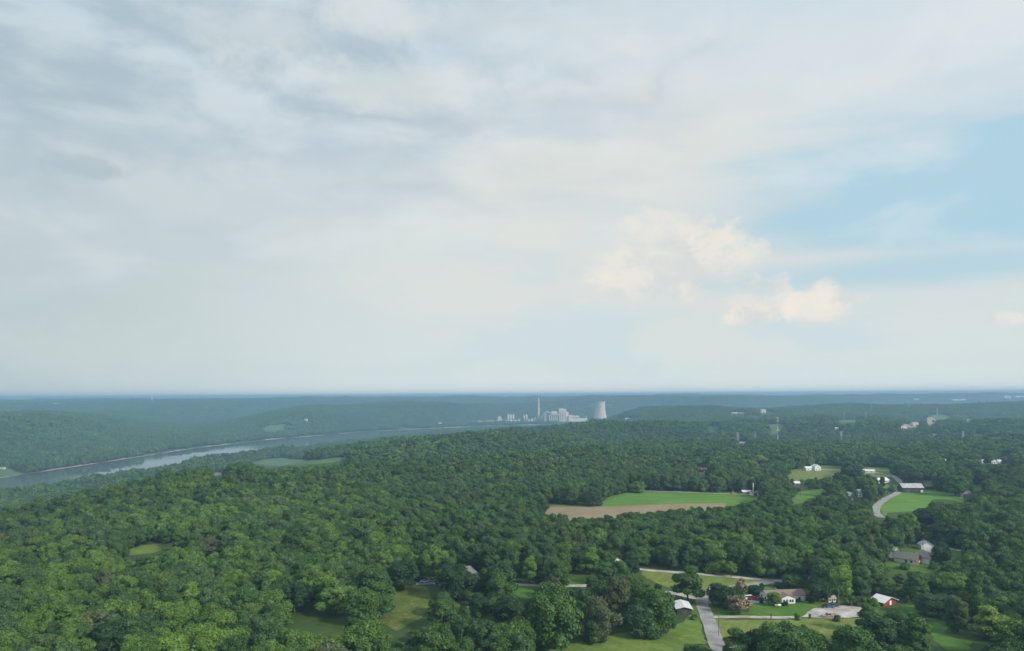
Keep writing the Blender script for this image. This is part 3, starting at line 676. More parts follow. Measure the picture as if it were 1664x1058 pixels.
big(545, 1000, 934, 58, 6, C_BRT, 'light green tree above the olive glade')
big(590, 1015, 950, 60, 2, C_OAK, 'broad tree between olive glade and rough pasture')
big(478, 996, 940, 42, 1, C_DARK, 'dark tree at the left end of the olive glade')
big(958, 935, 886, 34, 6, C_BRT, 'light green tree in front of the wood above the gravelled lane')
big(984, 950, 910, 34, 5, C_OAK, 'tree left of the tan roofed house at the wood edge')
big(1006, 949, 907, 36, 4, C_OAK, 'low round tree hiding the front of the tan roofed house')
big(1025, 940, 893, 26, 5, C_DARK, 'dark tree beside the tan roofed house')
big(1276, 1098, 1004, 84, 2, C_OAK, 'largest tree at the bottom below the front meadow')
big(1322, 1095, 1018, 56, 4, C_OAK, 'tree right of the largest one at the bottom, below the gravel lot')
big(1196, 1085, 1019, 50, 6, C_OAK, 'tree at the bottom just right of the lane')
big(1228, 1075, 1016, 38, 4, C_DARK, 'dark tree at the bottom between the lane tree and the largest one')
big(1392, 1095, 1010, 74, 0, C_OAK, 'tree at the bottom below the right end of the gravel lot')
big(1432, 1070, 990, 54, 1, C_BLUE, 'slim grey green tree right of the gravel lot')
big(1412, 1030, 978, 36, 6, C_OAK, 'small tree at the right end of the gravel lot')
big(1485, 1075, 992, 46, 5, C_OAK, 'leaning tree between gravel lot and corner glade')
big(1518, 1000, 955, 52, 7, C_BLUE, 'round grey green tree right of the red walled shed')
big(1545, 975, 925, 50, 2, C_BRT, 'yellowish tree in the wood below the brick house')
big(1615, 1040, 983, 62, 6, C_YEL, 'yellow flowered tree hung with creepers at the lower right')
big(1530, 919, 873, 28, 7, C_DARK, 'dark oval evergreen beside the white garage', name='evergreen_tree')
big(1434, 794, 773, 10, 5, C_DARK, 'dark pointed evergreen beside the farm lane on the hill', name='evergreen_tree')
big(1388, 782, 755, 24, 7, C_DARK, 'round tree on the hilltop lawn left of the low white house')
big(1361, 783, 767, 18, 4, C_DARK, 'small round tree below the hilltop lawn')
big(1552, 806, 768, 34, 0, C_OAK, 'tree beyond the right end of the barn field')
big(1482, 786, 765, 32, 4, C_DARK, 'dark tree behind the long grey roofed barn')
big(960, 822, 791, 32, 7, C_DARK, 'dark tree at the left corner of the green crop field')
big(1036, 801, 780, 26, 2, C_BRT, 'light green tree at the top corner of the green crop field')
big(1506, 856, 822, 40, 2, C_DARK, 'broad dark tree below the barn field')
big(340, 905, 872, 30, 3, C_BRN, 'brown leaved tree by the right end of the long field')
big(168, 1090, 1010, 56, 5, C_DARK, 'dark tree standing above the bright ones at the bottom left')
big(1452, 893, 855, 36, 2, C_OAK, 'tree behind the left wing of the brick house')
big(1240, 762, 735, 26, 7, C_YEL, 'yellowish green tree beyond the red barn')

# ------------------------------------------------------------------ buildings
M_WHITE = mat('white_siding', (0.80, 0.80, 0.79, 1), 0.6, 0.05, 1.5, stretch=(0.3, 0.3, 6))
M_CREAM = mat('cream_siding', (0.66, 0.60, 0.48, 1), 0.7, 0.06, 1.2)
M_BRICK = mat('red_brick', (0.30, 0.13, 0.095, 1), 0.9, 0.18, 6.0)
M_BROWNROOF = mat('brown_shingle', (0.27, 0.19, 0.165, 1), 0.9, 0.12, 3.0, bump=0.3)
M_GREYROOF = mat('grey_shingle', (0.22, 0.20, 0.185, 1), 0.9, 0.14, 3.0, bump=0.3)
M_TANROOF = mat('tan_shingle', (0.33, 0.28, 0.245, 1), 0.9, 0.12, 3.0, bump=0.3)
M_WMETAL = mat('white_roof_metal', (0.74, 0.74, 0.75, 1), 0.35, 0.05, 0.8, stretch=(3, 0.2, 0.2))
M_GMETAL = mat('galvanised_roof', (0.50, 0.50, 0.50, 1), 0.45, 0.16, 0.5, stretch=(3, 0.3, 0.3))
M_REDWALL = mat('barn_red_boards', (0.27, 0.05, 0.045, 1), 0.8, 0.15, 2.0)
M_DARKWOOD = mat('weathered_dark_boards', (0.075, 0.065, 0.058, 1), 0.9, 0.2, 2.0, stretch=(4, 4, 0.4))
M_GREYWOOD = mat('weathered_grey_boards', (0.27, 0.25, 0.22, 1), 0.9, 0.2, 2.0, stretch=(4, 4, 0.4))
M_GLASS = mat('dark_glass', (0.03, 0.036, 0.042, 1), 0.08, 0.1, 1.0, spec=0.7)
M_DOOR = mat('painted_door', (0.10, 0.09, 0.085, 1), 0.6)
M_CHIM = mat('chimney_brick', (0.30, 0.17, 0.12, 1), 0.9, 0.2, 5.0)
M_POLE = mat('creosoted_pole', (0.12, 0.095, 0.075, 1), 0.9, 0.2, 3.0)
M_PALE = mat('pale_grey_metal', (0.55, 0.56, 0.57, 1), 0.5, 0.08, 1.0, metal=0.2)
M_RUB = mat('tyre_rubber', (0.02, 0.02, 0.02, 1), 0.9)
M_CONC = mat('old_concrete', (0.50, 0.43, 0.385, 1), 0.9, 0.09, 0.12, stretch=(1, 1, 0.12))
M_CONC2 = mat('pale_concrete', (0.60, 0.50, 0.43, 1), 0.9, 0.06, 0.05)
M_PLANT = mat('pale_plant_cladding', (0.80, 0.69, 0.57, 1), 0.7, 0.06, 0.08)
M_STEEL = mat('grey_plant_steel', (0.34, 0.36, 0.38, 1), 0.7, 0.12, 0.1)
M_RUST = mat('rusty_red_steel', (0.40, 0.17, 0.15, 1), 0.75, 0.15, 0.3)
M_PINK = mat('faded_red_conveyor', (0.58, 0.22, 0.24, 1), 0.7, 0.12, 0.2)

def building(name, label, cat, uv, L, Wd, hw, hr, rz, wm, rm, ridge='x', over=0.45, wins=(), doors=(), chim=None, world=None, vis=None, hip=0.0, foot=1.5, garage=None, group=None):
    if world: x, y = world
    else:
        x, y = at(*uv); x += math.sin(-rz) * Wd / 2; y += math.cos(rz) * Wd / 2
    z = h1(x, y); t = thing(name, label, cat, (x, y, z), rz, group)
    SOLID.append((x, y, max(L, Wd) / 2 + 2.5))
    if vis: VIS.near(small_box(*vis), y + 1)
    hx, hy = L / 2, Wd / 2; w = MB()
    if ridge == 'x': w.prism([(-hy, -foot), (hy, -foot), (hy, hw), (0, hw + hr * (1 - (1 if hip else 0)) - 0.02 * (hip > 0)), (-hy, hw)], -hx, hx, 'x')
    else: w.prism([(-hx, -foot), (hx, -foot), (hx, hw), (0, hw + hr * (1 - (1 if hip else 0)) - 0.02 * (hip > 0)), (-hx, hw)], -hy, hy, 'y')
    w.build('wall', wm, t)
    r_ = MB(); T = 0.18
    a, b = (hy, hx) if ridge == 'x' else (hx, hy); sl = hr / a; e = a + over
    if hip:
        zb = hw + 0.03 - over * sl; zt = hw + hr + 0.05; k = b * hip
        P = [(-e, -b - over, zb), (e, -b - over, zb), (e, b + over, zb), (-e, b + over, zb), (0, -b + k, zt), (0, b - k, zt)]
        if ridge == 'x': P = [(q[1], -q[0], q[2]) for q in P]
        r_.add(P + [(q[0], q[1], q[2] - T) for q in P[:4]], [(0, 1, 4), (1, 2, 5, 4), (2, 3, 5), (3, 0, 4, 5), (6, 7, 1, 0), (7, 8, 2, 1), (8, 9, 3, 2), (9, 6, 0, 3), (9, 8, 7, 6)])
    else:
        prof = [(-e, hw - over * sl + 0.03), (0, hw + hr + 0.03), (e, hw - over * sl + 0.03), (e, hw - over * sl + T + 0.05), (0, hw + hr + T + 0.08), (-e, hw - over * sl + T + 0.05)]
        r_.prism(prof, -b - over, b + over, 'x' if ridge == 'x' else 'y')
    roof = r_.build('roof', rm, t)
    def put(face, p, zc, wd, ht, d):
        q_ = MB()
        if face == 'f': q_.box((p, -hy, zc), (wd, d, ht))
        elif face == 'b': q_.box((p, hy, zc), (wd, d, ht))
        elif face == 'l': q_.box((-hx, p, zc), (d, wd, ht))
        else: q_.box((hx, p, zc), (d, wd, ht))
        return q_
    for (fc, p, zc, wd, ht) in wins:
        fr = put(fc, p, zc, wd + 0.22, ht + 0.22, 0.12).build('window', M_WHITE if wm is not M_WHITE else M_PALE, t); put(fc, p, zc, wd, ht, 0.18).build('pane', M_GLASS, fr)
    for (fc, p, wd, ht, dm) in doors: put(fc, p, ht / 2 + 0.05, wd, ht, 0.14).build('door', dm, t)
    if chim:
        cm = MB(); cm.box((chim[0], chim[1], hw + hr + 0.1), (0.8, 0.8, 1.7)); cm.box((chim[0], chim[1], hw + hr + 1.0), (0.95, 0.95, 0.15)); cm.build('chimney', M_CHIM, roof)
    return t
# the white house by the lane
wh = building('white_house', 'long white ranch house with a brown shingle roof and small front gable', 'house', (1279, 979), 19.5, 8.5, 3.1, 1.7, math.radians(7), M_WHITE, M_BROWNROOF,
              wins=[('f', -7.4, 1.6, 1.2, 1.2), ('f', 6.4, 1.7, 1.0, 1.1), ('f', 3.6, 1.7, .9, 1.1), ('l', -1.8, 1.7, 1.0, 1.1), ('l', 2.0, 1.7, 1.0, 1.1)], doors=[('f', -5.2, 1.0, 2.1, M_DOOR)], chim=(-3.6, 0.4), vis=(1240, 957, 1308, 979))
pg = MB(); pg.prism([(-3.4, -1.5), (3.4, -1.5), (3.4, 2.9), (0, 4.3), (-3.4, 2.9)], -7.2, -4.0, 'y'); pm = pg.build('porch_wing', M_WHITE, wh, loc=(-0.8, 0, 0))
pr = MB(); pr.prism([(-3.9, 2.75), (0, 4.36), (3.9, 2.75), (3.9, 2.92), (0, 4.55), (-3.9, 2.92)], -7.6, -2.0, 'y'); pr.build('roof', M_BROWNROOF, pm)
for k in (-2.3, 0.9, 2.1):
    b_ = MB(); b_.box((k, -7.21, 1.55), (1.0, 0.1, 1.35)); wf2 = b_.build('window', M_PALE, pm); b_ = MB(); b_.box((k, -7.24, 1.55), (0.8, 0.12, 1.15)); b_.build('pane', M_GLASS, pm) if False else b_.build('pane', M_GLASS, pm)
b_ = MB(); b_.box((-0.8, -7.22, 1.15), (1.0, 0.14, 2.2)); b_.build('door', M_DOOR, pm)
dk_ = MB(); dk_.box((8.6, -5.3, 0.3), (2.6, 2.2, 0.5)); dk_.build('step', M_GREYWOOD, wh)
building('garden_shed', 'small white garden shed with shuttered windows beside the big oval dark tree', 'shed', (1352.5, 980.5), 4.0, 2.8, 2.0, 1.0, math.radians(14), M_WHITE, M_TANROOF,
         wins=[('f', -1.2, 1.4, .8, .9), ('f', 1.2, 1.4, .8, .9), ('l', 0, 1.4, .8, .9)], doors=[('f', 0, .8, 1.9, M_DOOR)], vis=(1342, 966, 1362, 984))
building('red_shed', 'red walled shed under a white metal roof at the wood edge', 'shed', (1446, 984), 9.5, 6.0, 2.0, 1.7, math.radians(28), M_REDWALL, M_WMETAL, ridge='y', over=0.9,
         doors=[('f', 0.5, 1.4, 2.0, M_WHITE)], vis=(1425, 967, 1463, 984))
building('equipment_shed', 'dark walled shed with a bright white metal roof, left of the lane', 'shed', (1112, 1000), 6.4, 10.5, 2.8, 0.8, math.radians(-4), mat('blue_grey_boards', (0.07, 0.08, 0.10, 1), 0.8), M_WMETAL, ridge='y', over=0.7,
         doors=[('f', 0, 3.0, 2.4, M_DOOR)], vis=(1098, 973, 1121, 1000))
# brick house on the right
bh = building('brick_house', 'brick house with grey shingle roofs, red gable end and raised rear deck', 'house', (1470, 916), 12.5, 8.5, 2.8, 3.0, math.radians(-50), M_WHITE, M_GREYROOF,
              wins=[('f', 3.6, 1.6, 1.2, 1.2), ('f', 0.8, 1.6, 1.2, 1.2)], chim=(-3.6, 0.5), vis=(1437, 898, 1503, 921))
gw = MB(); gw.prism([(-4.3, -1.5), (4.3, -1.5), (4.3, 2.85), (0, 5.8), (-4.3, 2.85)], 6.2, 6.45, 'x'); g1 = gw.build('brick_gable', M_BRICK, bh)
b_ = MB(); b_.box((6.47, 0.4, 1.6), (0.1, 1.6, 1.3)); b_.build('window', M_WHITE, g1)
lw = MB(); lw.prism([(-3.4, -1.5), (3.4, -1.5), (3.4, 2.3), (0, 4.3), (-3.4, 2.3)], -15.2, -6.0, 'x'); l1 = lw.build('brick_wing', M_BRICK, bh, loc=(0, -1.2, 0))
lr = MB(); lr.prism([(-3.9, 2.05), (0, 4.35), (3.9, 2.05), (3.9, 2.28), (0, 4.6), (-3.9, 2.28)], -15.7, -5.6, 'x'); lr.build('roof', M_TANROOF, l1)
rw = MB(); rw.box((0, 0, 1.2), (10.0, 8.6, 5.2)); r1 = rw.build('rear_wing', M_WHITE, bh, loc=(6.2, 7.2, 0))
rr_ = MB(); q4 = [(-5.8, -5.1, 3.75), (5.8, -5.1, 3.75), (5.8, 5.1, 3.75), (-5.8, 5.1, 3.75), (-1.6, 0, 6.9), (1.6, 0, 6.9)]
rr_.add(q4 + [(a, b, c_ - .2) for a, b, c_ in q4[:4]], [(0, 1, 5, 4), (1, 2, 5), (2, 3, 4, 5), (3, 0, 4), (6, 7, 1, 0), (7, 8, 2, 1), (8, 9, 3, 2), (9, 6, 0, 3), (9, 8, 7, 6)]); rr_.build('roof', M_TANROOF, r1)
dkk = MB(); dkk.box((13.2, 6.4, 1.4), (4.2, 8.6, 0.2)); [dkk.box((15.1, 6.4 + sx * 4.1, 0.9), (0.2, 0.2, 3.6)) for sx in (-1, -.33, .33, 1)]; dkk.box((15.2, 6.4, 2.5), (0.08, 8.6, 0.12)); dkk.build('deck', M_GREYWOOD, bh)
building('white_garage', 'white gabled garage half hidden by the dark oval evergreen', 'garage', (1508, 895), 7.5, 6.5, 3.0, 2.2, math.radians(-10), M_WHITE, M_GMETAL, ridge='y', doors=[('f', 0, 3.0, 2.3, M_WHITE)], vis=(1503, 879, 1518, 895))
b_ = building('pump_house', 'tiny white gabled hut on the lawn behind the brick house', 'hut', (1457, 898), 2.2, 2.0, 1.6, 1.4, 0.2, M_WHITE, M_WMETAL, ridge='y', doors=[('f', 0, .7, 1.4, M_DOOR)], vis=(1454, 892, 1461, 898))
# hidden house in the middle
building('grey_roofed_house', 'white walled house with a grey hipped roof peeping between dark trees', 'house', (757, 948), 15, 9, 4.4, 3.4, math.radians(24), M_WHITE, M_GREYROOF, hip=0.45,
         wins=[('r', 0, 2.4, 1.0, 1.3), ('f', 3, 2.4, 1.0, 1.3)], vis=(757, 921, 770, 942))
building('tan_roofed_house', 'house with a tan gabled roof almost buried in the wood edge', 'house', (1003, 925), 11, 8, 2.6, 3.6, math.radians(32), M_CREAM, M_TANROOF, ridge='y',
         wins=[('f', 0, 2.0, 1.2, 1.2)], vis=(999, 904, 1014, 912))
# up the hill
building('long_barn', 'long dark barn with a pale metal roof beside the farm lane', 'barn', (1484, 801), 20.5, 11, 5.0, 3.4, math.radians(-3), M_DARKWOOD, M_GMETAL, doors=[('f', -5, 3.2, 3.2, M_DOOR), ('f', 3, 3.2, 3.2, M_DOOR), ('f', 8.4, 2.4, 2.6, M_WHITE)], vis=(1468, 785, 1501, 802), foot=2.5)
building('low_dark_shed', 'low dark shed just right of the long barn', 'shed', (1511, 795), 9, 6, 2.6, 2.0, 0.1, M_DARKWOOD, M_GREYROOF, doors=[('f', 0, 2, 2, M_DOOR)], vis=(1506, 786, 1518, 795))
building('old_shed', 'weathered grey shed with a sagging lean-to at the end of the barn field', 'shed', (1570, 808), 9.5, 6, 3.0, 2.4, -0.1, M_GREYWOOD, M_GREYROOF, doors=[('f', -1.5, 2.2, 2.2, M_DOOR)], vis=(1563, 797, 1579, 808))
building('hilltop_house', 'two part white house standing at the top of the hilltop lawn', 'house', (1329, 765), 8, 9, 5.2, 2.6, 0.15, M_WHITE, M_WMETAL, ridge='y', wins=[('f', -1.8, 1.6, 1, 1.2), ('f', 1.8, 1.6, 1, 1.2), ('f', 0, 4.2, 1, 1.2)], vis=(1309, 755, 1336, 765))
building('hilltop_annex', 'low white gabled building against the left side of the hilltop house', 'annex', (1317, 765), 12, 8, 3.0, 1.9, 0.15, M_WHITE, M_WMETAL, wins=[('f', -3, 1.6, 1, 1), ('f', 2, 1.6, 1, 1)])
building('low_white_house', 'low white roofed house at the far edge of the hilltop lawn', 'house', (1412, 769), 14, 9, 2.5, 1.6, -0.25, M_WHITE, M_WMETAL, wins=[('f', -3, 1.5, 1, 1), ('f', 3, 1.5, 1, 1)], vis=(1404, 763, 1421, 769))
building('white_roofed_house', 'white roofed house among trees where the drive meets the farm lane', 'house', (1437, 785), 15, 9, 2.8, 2.4, 0.35, M_WHITE, M_WMETAL, wins=[('f', -3, 1.5, 1, 1), ('f', 3, 1.5, 1, 1), ('l', 0, 1.5, 1, 1)], vis=(1425, 775, 1448, 785))
building('gabled_chapel', 'steep gabled building with white bargeboards and dark front', 'chapel', (1385, 814), 6.0, 8.5, 3.2, 4.2, 0.05, M_GREYWOOD, M_WMETAL, ridge='y', wins=[('f', 0, 4.6, 1.0, 1.2)], doors=[('f', 0, 1.6, 2.4, M_WHITE)], vis=(1378, 797, 1403, 815))
building('narrow_white_house', 'narrow white two storey house right behind the steep gabled building', 'house', (1398, 808), 4.6, 5, 5.2, 1.6, 0.0, M_WHITE, M_GMETAL, wins=[('f', 0, 4.0, 1.8, .8), ('f', 0, 1.6, 1.0, 1.0)], vis=(1395, 796, 1402, 806))
building('small_white_garage', 'small white roofed garage in the trees left of the hill paddock', 'garage', (1296, 789), 6, 5, 2.4, 1.5, 0.1, M_GREYWOOD, M_WMETAL, doors=[('f', 0, 2.2, 2, M_DOOR)], vis=(1289, 783, 1303, 788))
building('red_roofed_barn', 'open white shed with a rusty red roof at the end of the crop field', 'shed', (1229, 806), 8, 7, 2.8, 1.3, 0.1, M_WHITE, M_RUST, doors=[('f', -1, 3, 2.3, M_DOOR)], vis=(1223, 797, 1236, 806))
building('striped_shed', 'low shed with a white roof and red eaves left of the tall pale pole', 'shed', (1214, 803), 8.5, 6, 2.2, 1.2, 0.0, M_RUST, M_WMETAL, doors=[('f', 1, 3, 1.9, M_DOOR)], vis=(1208, 797, 1221, 803))
building('red_barn', 'small red barn alone in a gap of the woods', 'barn', (1145, 768), 9.5, 7, 3.2, 2.4, 0.3, M_REDWALL, mat('red_roof_metal', (0.27, 0.08, 0.07, 1), 0.5), doors=[('f', 0, 2.6, 2.6, M_WHITE)], vis=(1137, 761, 1151, 768))
VIL = [(1600, 753, 16, 2.6, 'long white house in the hamlet at the right edge of the picture'), (1592, 747, 8, 3.4, 'white house standing highest in the hamlet on the right'), (1616, 754, 9, 2.6, 'small white house in the middle of the hamlet on the right'),
       (1627, 753, 7, 2.4, 'tiny white shed in the hamlet, right of the small white house'), (1641, 752, 9, 2.6, 'rightmost white house of the hamlet by the picture edge'), (1538, 752, 13, 2.4, 'grey roofed house alone in the woods left of the hamlet'),
       (1207, 722, 16, 2.6, 'low white shed at the foot of the nearest left pylon'), (1360, 698, 11, 3.0, 'tiny white house in the wooded hollow on the right'), (1519, 709, 12, 3.0, 'tiny white house below the bare earth cut')]
for i, (a_, b_, w_, hw_, lb) in enumerate(VIL):
    building('white_house', lb, 'house', (a_, b_), w_, 8, hw_, 2.2, 0.1 * (i % 3 - 1), M_WHITE, M_WMETAL if i % 2 else M_GMETAL, wins=[('f', -w_ * .25, 1.5, 1, 1), ('f', w_ * .25, 1.5, 1, 1)], doors=[('f', 0, 1, 2, M_DOOR)], vis=(a_ - w_ * .4, b_ - 5, a_ + w_ * .4, b_), group='white houses far out in the woods')
FARB = [(1559, 651.5, 120, 50, 8, 'very long white warehouse on the horizon, right'), (1638, 647.5, 60, 40, 18, 'white block on the skyline near the right edge'), (1657, 647, 90, 40, 16, 'white block on the skyline at the right edge'),
        (1241, 671, 20, 14, 12, 'white farmhouse on the far wooded ridge'), (1192, 672.5, 40, 15, 5, 'pale long shed on the far wooded ridge, left one'), (1209, 672.5, 40, 15, 5, 'pale long shed on the far wooded ridge, right one'), (1019, 681, 14, 10, 4, 'pale shed in the wood right of the cooling tower'),
        (1482, 690, 44, 22, 6, 'long tan works building beside the bare earth cut'), (1490, 693, 22, 18, 8, 'white walled building right below the tan works building'), (1467, 697, 22, 16, 6, 'low white building left of the tan works building'),
        (1490, 650.5, 40, 20, 8, 'tiny pale shed just under the skyline, right of centre'), (90, 658, 40, 30, 10, 'tiny white building far over the river on the left'), (715, 690, 22, 16, 8, 'white building on the far river bank'), (497, 684.5, 16, 12, 7, 'small white farmhouse on the hill over the river'),
        (3, 763, 10, 8, 4, 'small white shed on the riverside meadow at the left edge')]
for i, (a_, b_, w_, d_, h_, lb) in enumerate(FARB):
    building('far_building', lb, 'building', (a_, b_), w_, d_, h_, h_ * 0.25, 0.05, M_CREAM if i % 3 else M_PLANT, M_GMETAL if i != 7 else M_TANROOF, over=0.5, foot=4, vis=(a_ - w_ * .12, b_ - 3, a_ + w_ * .12, b_), doors=[('f', 0, w_ * .2, h_ * .6, M_DOOR)])

# ------------------------------------------------------------------ poles, masts and pylons
def pole(uv, hgt, label, arm=2.4, lean=0.0, m=None, name='utility_pole', r0=0.17, double=False, group='utility poles along the lanes', world=None, armz=0.5, rz=0.3):
    x, y = world or at(*uv); t = thing(name, label, 'utility pole', (x, y, h1(x, y)), rz, group); SOLID.append((x, y, 2))
    u_, v_ = project(x, y, h1(x, y)); u2, v2 = project(x, y, h1(x, y) + hgt); VIS.near([(u_ - .8, v_), (u_ + .8, v_), (u_ + .8, v2), (u_ - .8, v2)], y + 1)
    mb = MB(); mb.tube((0, 0, -1), (lean, 0, hgt), r0, r0 * 0.65, 8); mb.build('pole', m or M_POLE, t)
    if arm:
        mb = MB(); mb.box((lean, -0.16, hgt - armz), (arm, 0.12, 0.14)); ca = mb.build('cross_arm', M_GREYWOOD, t)
        for k in (-.46, -.2, .2, .46):
            mb = MB(); mb.lathe([(0.05, 0), (0.07, 0.08), (0.05, 0.14), (0.07, 0.2), (0.03, 0.26)], 8); mb.build('insulator', M_PALE, ca, loc=(lean + k * arm, -0.16, hgt - armz + 0.07))
    return t, Vector((x, y, h1(x, y) + hgt - 0.4))
p1, q1 = pole((1152, 988), 10.5, 'dark utility pole on the verge beside the lane bend', arm=1.6)
mb = MB(); mb.lathe([(0.0, 0), (0.24, 0.02), (0.26, 0.5), (0.26, 0.8), (0.0, 0.86)], 10); mb.build('transformer', M_PALE, p1, loc=(0.45, 0, 8.6))
p2, q2 = pole((1168, 1035), 11.0, 'thin pole between the lane and the lower meadow', arm=0, r0=0.13)
p3, q3 = pole((1191, 1110), 12.5, 'utility pole with a wide cross arm rising from the trees at the bottom', arm=3.0)
p4, q4_ = pole((1364, 989), 11.0, 'pale pole at the left end of the shrub hedge', arm=0, m=M_GREYWOOD, r0=0.12, lean=-0.8)
pole((1059, 801), 11, 'dark pole behind the green crop field, left one', arm=2.2); pole((1158, 803), 12, 'dark pole behind the green crop field, middle one', arm=2.2)
pole((1213, 802), 15, 'pole just left of the striped shed', arm=2.0)
pole((1301, 806), 14, 'pole by the small white roofed garage', arm=2.0)
pole((1500, 900), 13, 'pole behind the brick house with a pale lamp', arm=0.8)
pole((1442, 806), 10, 'dark pole at the bend of the farm lane, right one', arm=1.8); pole((1434, 808), 9, 'dark pole at the bend of the farm lane, left one', arm=1.8)
pole((1304, 765), 9, 'pole left of the hilltop house', arm=1.6)
t = thing('silo_mast', 'tall thin white pole beside the red roofed shed', 'mast', tuple(at(1224, 806)) + (h1(*at(1224, 806)),)); mb = MB(); mb.lathe([(0.55, -1), (0.5, 9), (0.42, 12.2), (0.2, 12.6)], 12); mb.build('shaft', M_WMETAL, t); mb = MB(); mb.lathe([(0.8, -1), (0.8, 1.0), (0.6, 1.3)], 12); mb.build('base', M_CONC, t)
VIS.near(small_box(1222.5, 790, 1225.5, 806), at(1224, 806)[1] + 1)
def wire(label, a, b, sag, n=14):
    mb = MB(); pts = []
    for i in range(n + 1):
        k = i / n; p = a.lerp(b, k); p.z -= sag * 4 * k * (1 - k); pts.append(p)
    for s, e in zip(pts[:-1], pts[1:]): mb.tube(s, e, 0.022, 0.022, 4)
    o = mb.build('power_cable', M_DOOR); tag(o, label, 'cable')
wire('cable sagging from the lane bend pole to the thin pole', q1, q2, 0.9); wire('cable running from the thin pole down to the cross arm pole', q2, q3, 1.4)
def pylon(uv, hgt, label, m=None, arms=(0.70, 0.82, 0.94), w=5.2):
    x, y = at(*uv); t = thing('power_pylon', label, 'pylon', (x, y, h1(x, y) - 0.5), 0.4, 'lattice power pylons in the woods'); mb = MB()
    u0, v0 = project(x, y, h1(x, y)); u1, v1 = project(x, y, h1(x, y) + hgt); VIS.near([(u0 - 1.5, v0 - (v0 - v1) * .25), (u0 + 1.5, v0 - (v0 - v1) * .25), (u1 + 1.5, v1), (u1 - 1.5, v1)], y + 1)
    def wd(z): return w / 2 * (1 - z / hgt * 0.85)
    lv = [0, .18, .34, .48, .6, .7, .82, .94, 1.0]
    for sx in (-1, 1):
        for sy in (-1, 1):
            for a, b in zip(lv[:-1], lv[1:]): mb.tube((sx * wd(a * hgt), sy * wd(a * hgt), a * hgt), (sx * wd(b * hgt), sy * wd(b * hgt), b * hgt), 0.17, 0.17, 4)
    for a, b in zip(lv[:-1], lv[1:]):
        for s1, s2 in (((-1, -1), (1, -1)), ((1, -1), (1, 1)), ((1, 1), (-1, 1)), ((-1, 1), (-1, -1))):
            A, B = wd(a * hgt), wd(b * hgt)
            mb.tube((s1[0] * A, s1[1] * A, a * hgt), (s2[0] * B, s2[1] * B, b * hgt), 0.10, 0.10, 3); mb.tube((s2[0] * A, s2[1] * A, a * hgt), (s1[0] * B, s1[1] * B, b * hgt), 0.10, 0.10, 3)
    mb.build('lattice_mast', m or M_PALE, t)
    for k in arms:
        c_ = MB(); z = k * hgt; L_ = 4.6 if k < .9 else 3.6
        for s in (-1, 1): c_.tube((0, -.3, z), (s * L_, 0, z + .2), 0.2, 0.12, 4); c_.tube((0, 0, z + 1.6), (s * L_, 0, z + .2), 0.12, 0.1, 4); c_.tube((s * L_, 0, z + .2), (s * L_, 0, z - 1.6), 0.12, 0.12, 5)
        c_.build('cross_arm', m or M_PALE, t)
    return t
pylon((1199, 724), 32, 'whitish lattice pylon, leftmost one, above the low shed'); pylon((1227, 723), 33, 'fainter grey pylon just right of the leftmost pylon', M_STEEL)
pylon((1367, 722), 32, 'lattice pylon alone left of the wooded hollow'); pylon((1565, 723), 32, 'lattice pylon at the right by the roadside clearing')
pylon((1523, 676), 34, 'tiny pylon on top of the green hill clearing'); pylon((1416, 672), 60, 'faint far pylon on the wooded ridge, left of the works building', M_STEEL); pylon((1477, 668), 70, 'faint far pylon high above the works building', M_STEEL)
pylon((1372, 684), 34, 'small pylon at the distant pale meadow, left end', M_STEEL); pylon((1407, 685), 34, 'small pylon right of the distant pale meadow', M_STEEL)
# the cell tower
x, y = at(1264, 722); ct = thing('cell_tower', 'tall thin cell tower with red and white bands rising from the woods', 'mast', (x, y, h1(x, y))); hh = 44 * y / F
VIS.near(small_box(1262, 680, 1266, 716), y + 1)
for k in range(6):
    mb = MB(); z0, z1 = hh * k / 6, hh * (k + 1) / 6; mb.tube((0, 0, z0), (0, 0, z1), 0.85 - k * .08, 0.78 - k * .08, 8); mb.build('mast_section', (M_STEEL, M_WHITE)[k % 2] if k < 5 else M_STEEL, ct)
for zz in (0.97, 0.87, 0.52):
    pf = MB(); pf.lathe([(1.6, hh * zz - .1), (1.6, hh * zz + .1)], 12); p_ = pf.build('platform', M_STEEL, ct)
    for a in range(6):
        am = MB(); an = a * math.pi / 3; am.box((1.9 * math.cos(an), 1.9 * math.sin(an), hh * zz), (0.5, 0.5, 2.6), an); am.build('antenna', M_WHITE, p_)
x, y = at(247, 655); t = thing('far_mast', 'tiny white mast on the far plateau beyond the river', 'mast', (x, y, h1(x, y))); hh = 9 * y / F; mb = MB(); mb.tube((0, 0, -3), (0, 0, hh), 3.0, 1.6, 8); mb.build('shaft', M_WHITE, t); mb = MB(); mb.lathe([(4.2, hh), (5, hh + 4), (3, hh + 8)], 12); mb.build('tank', M_WHITE, t)

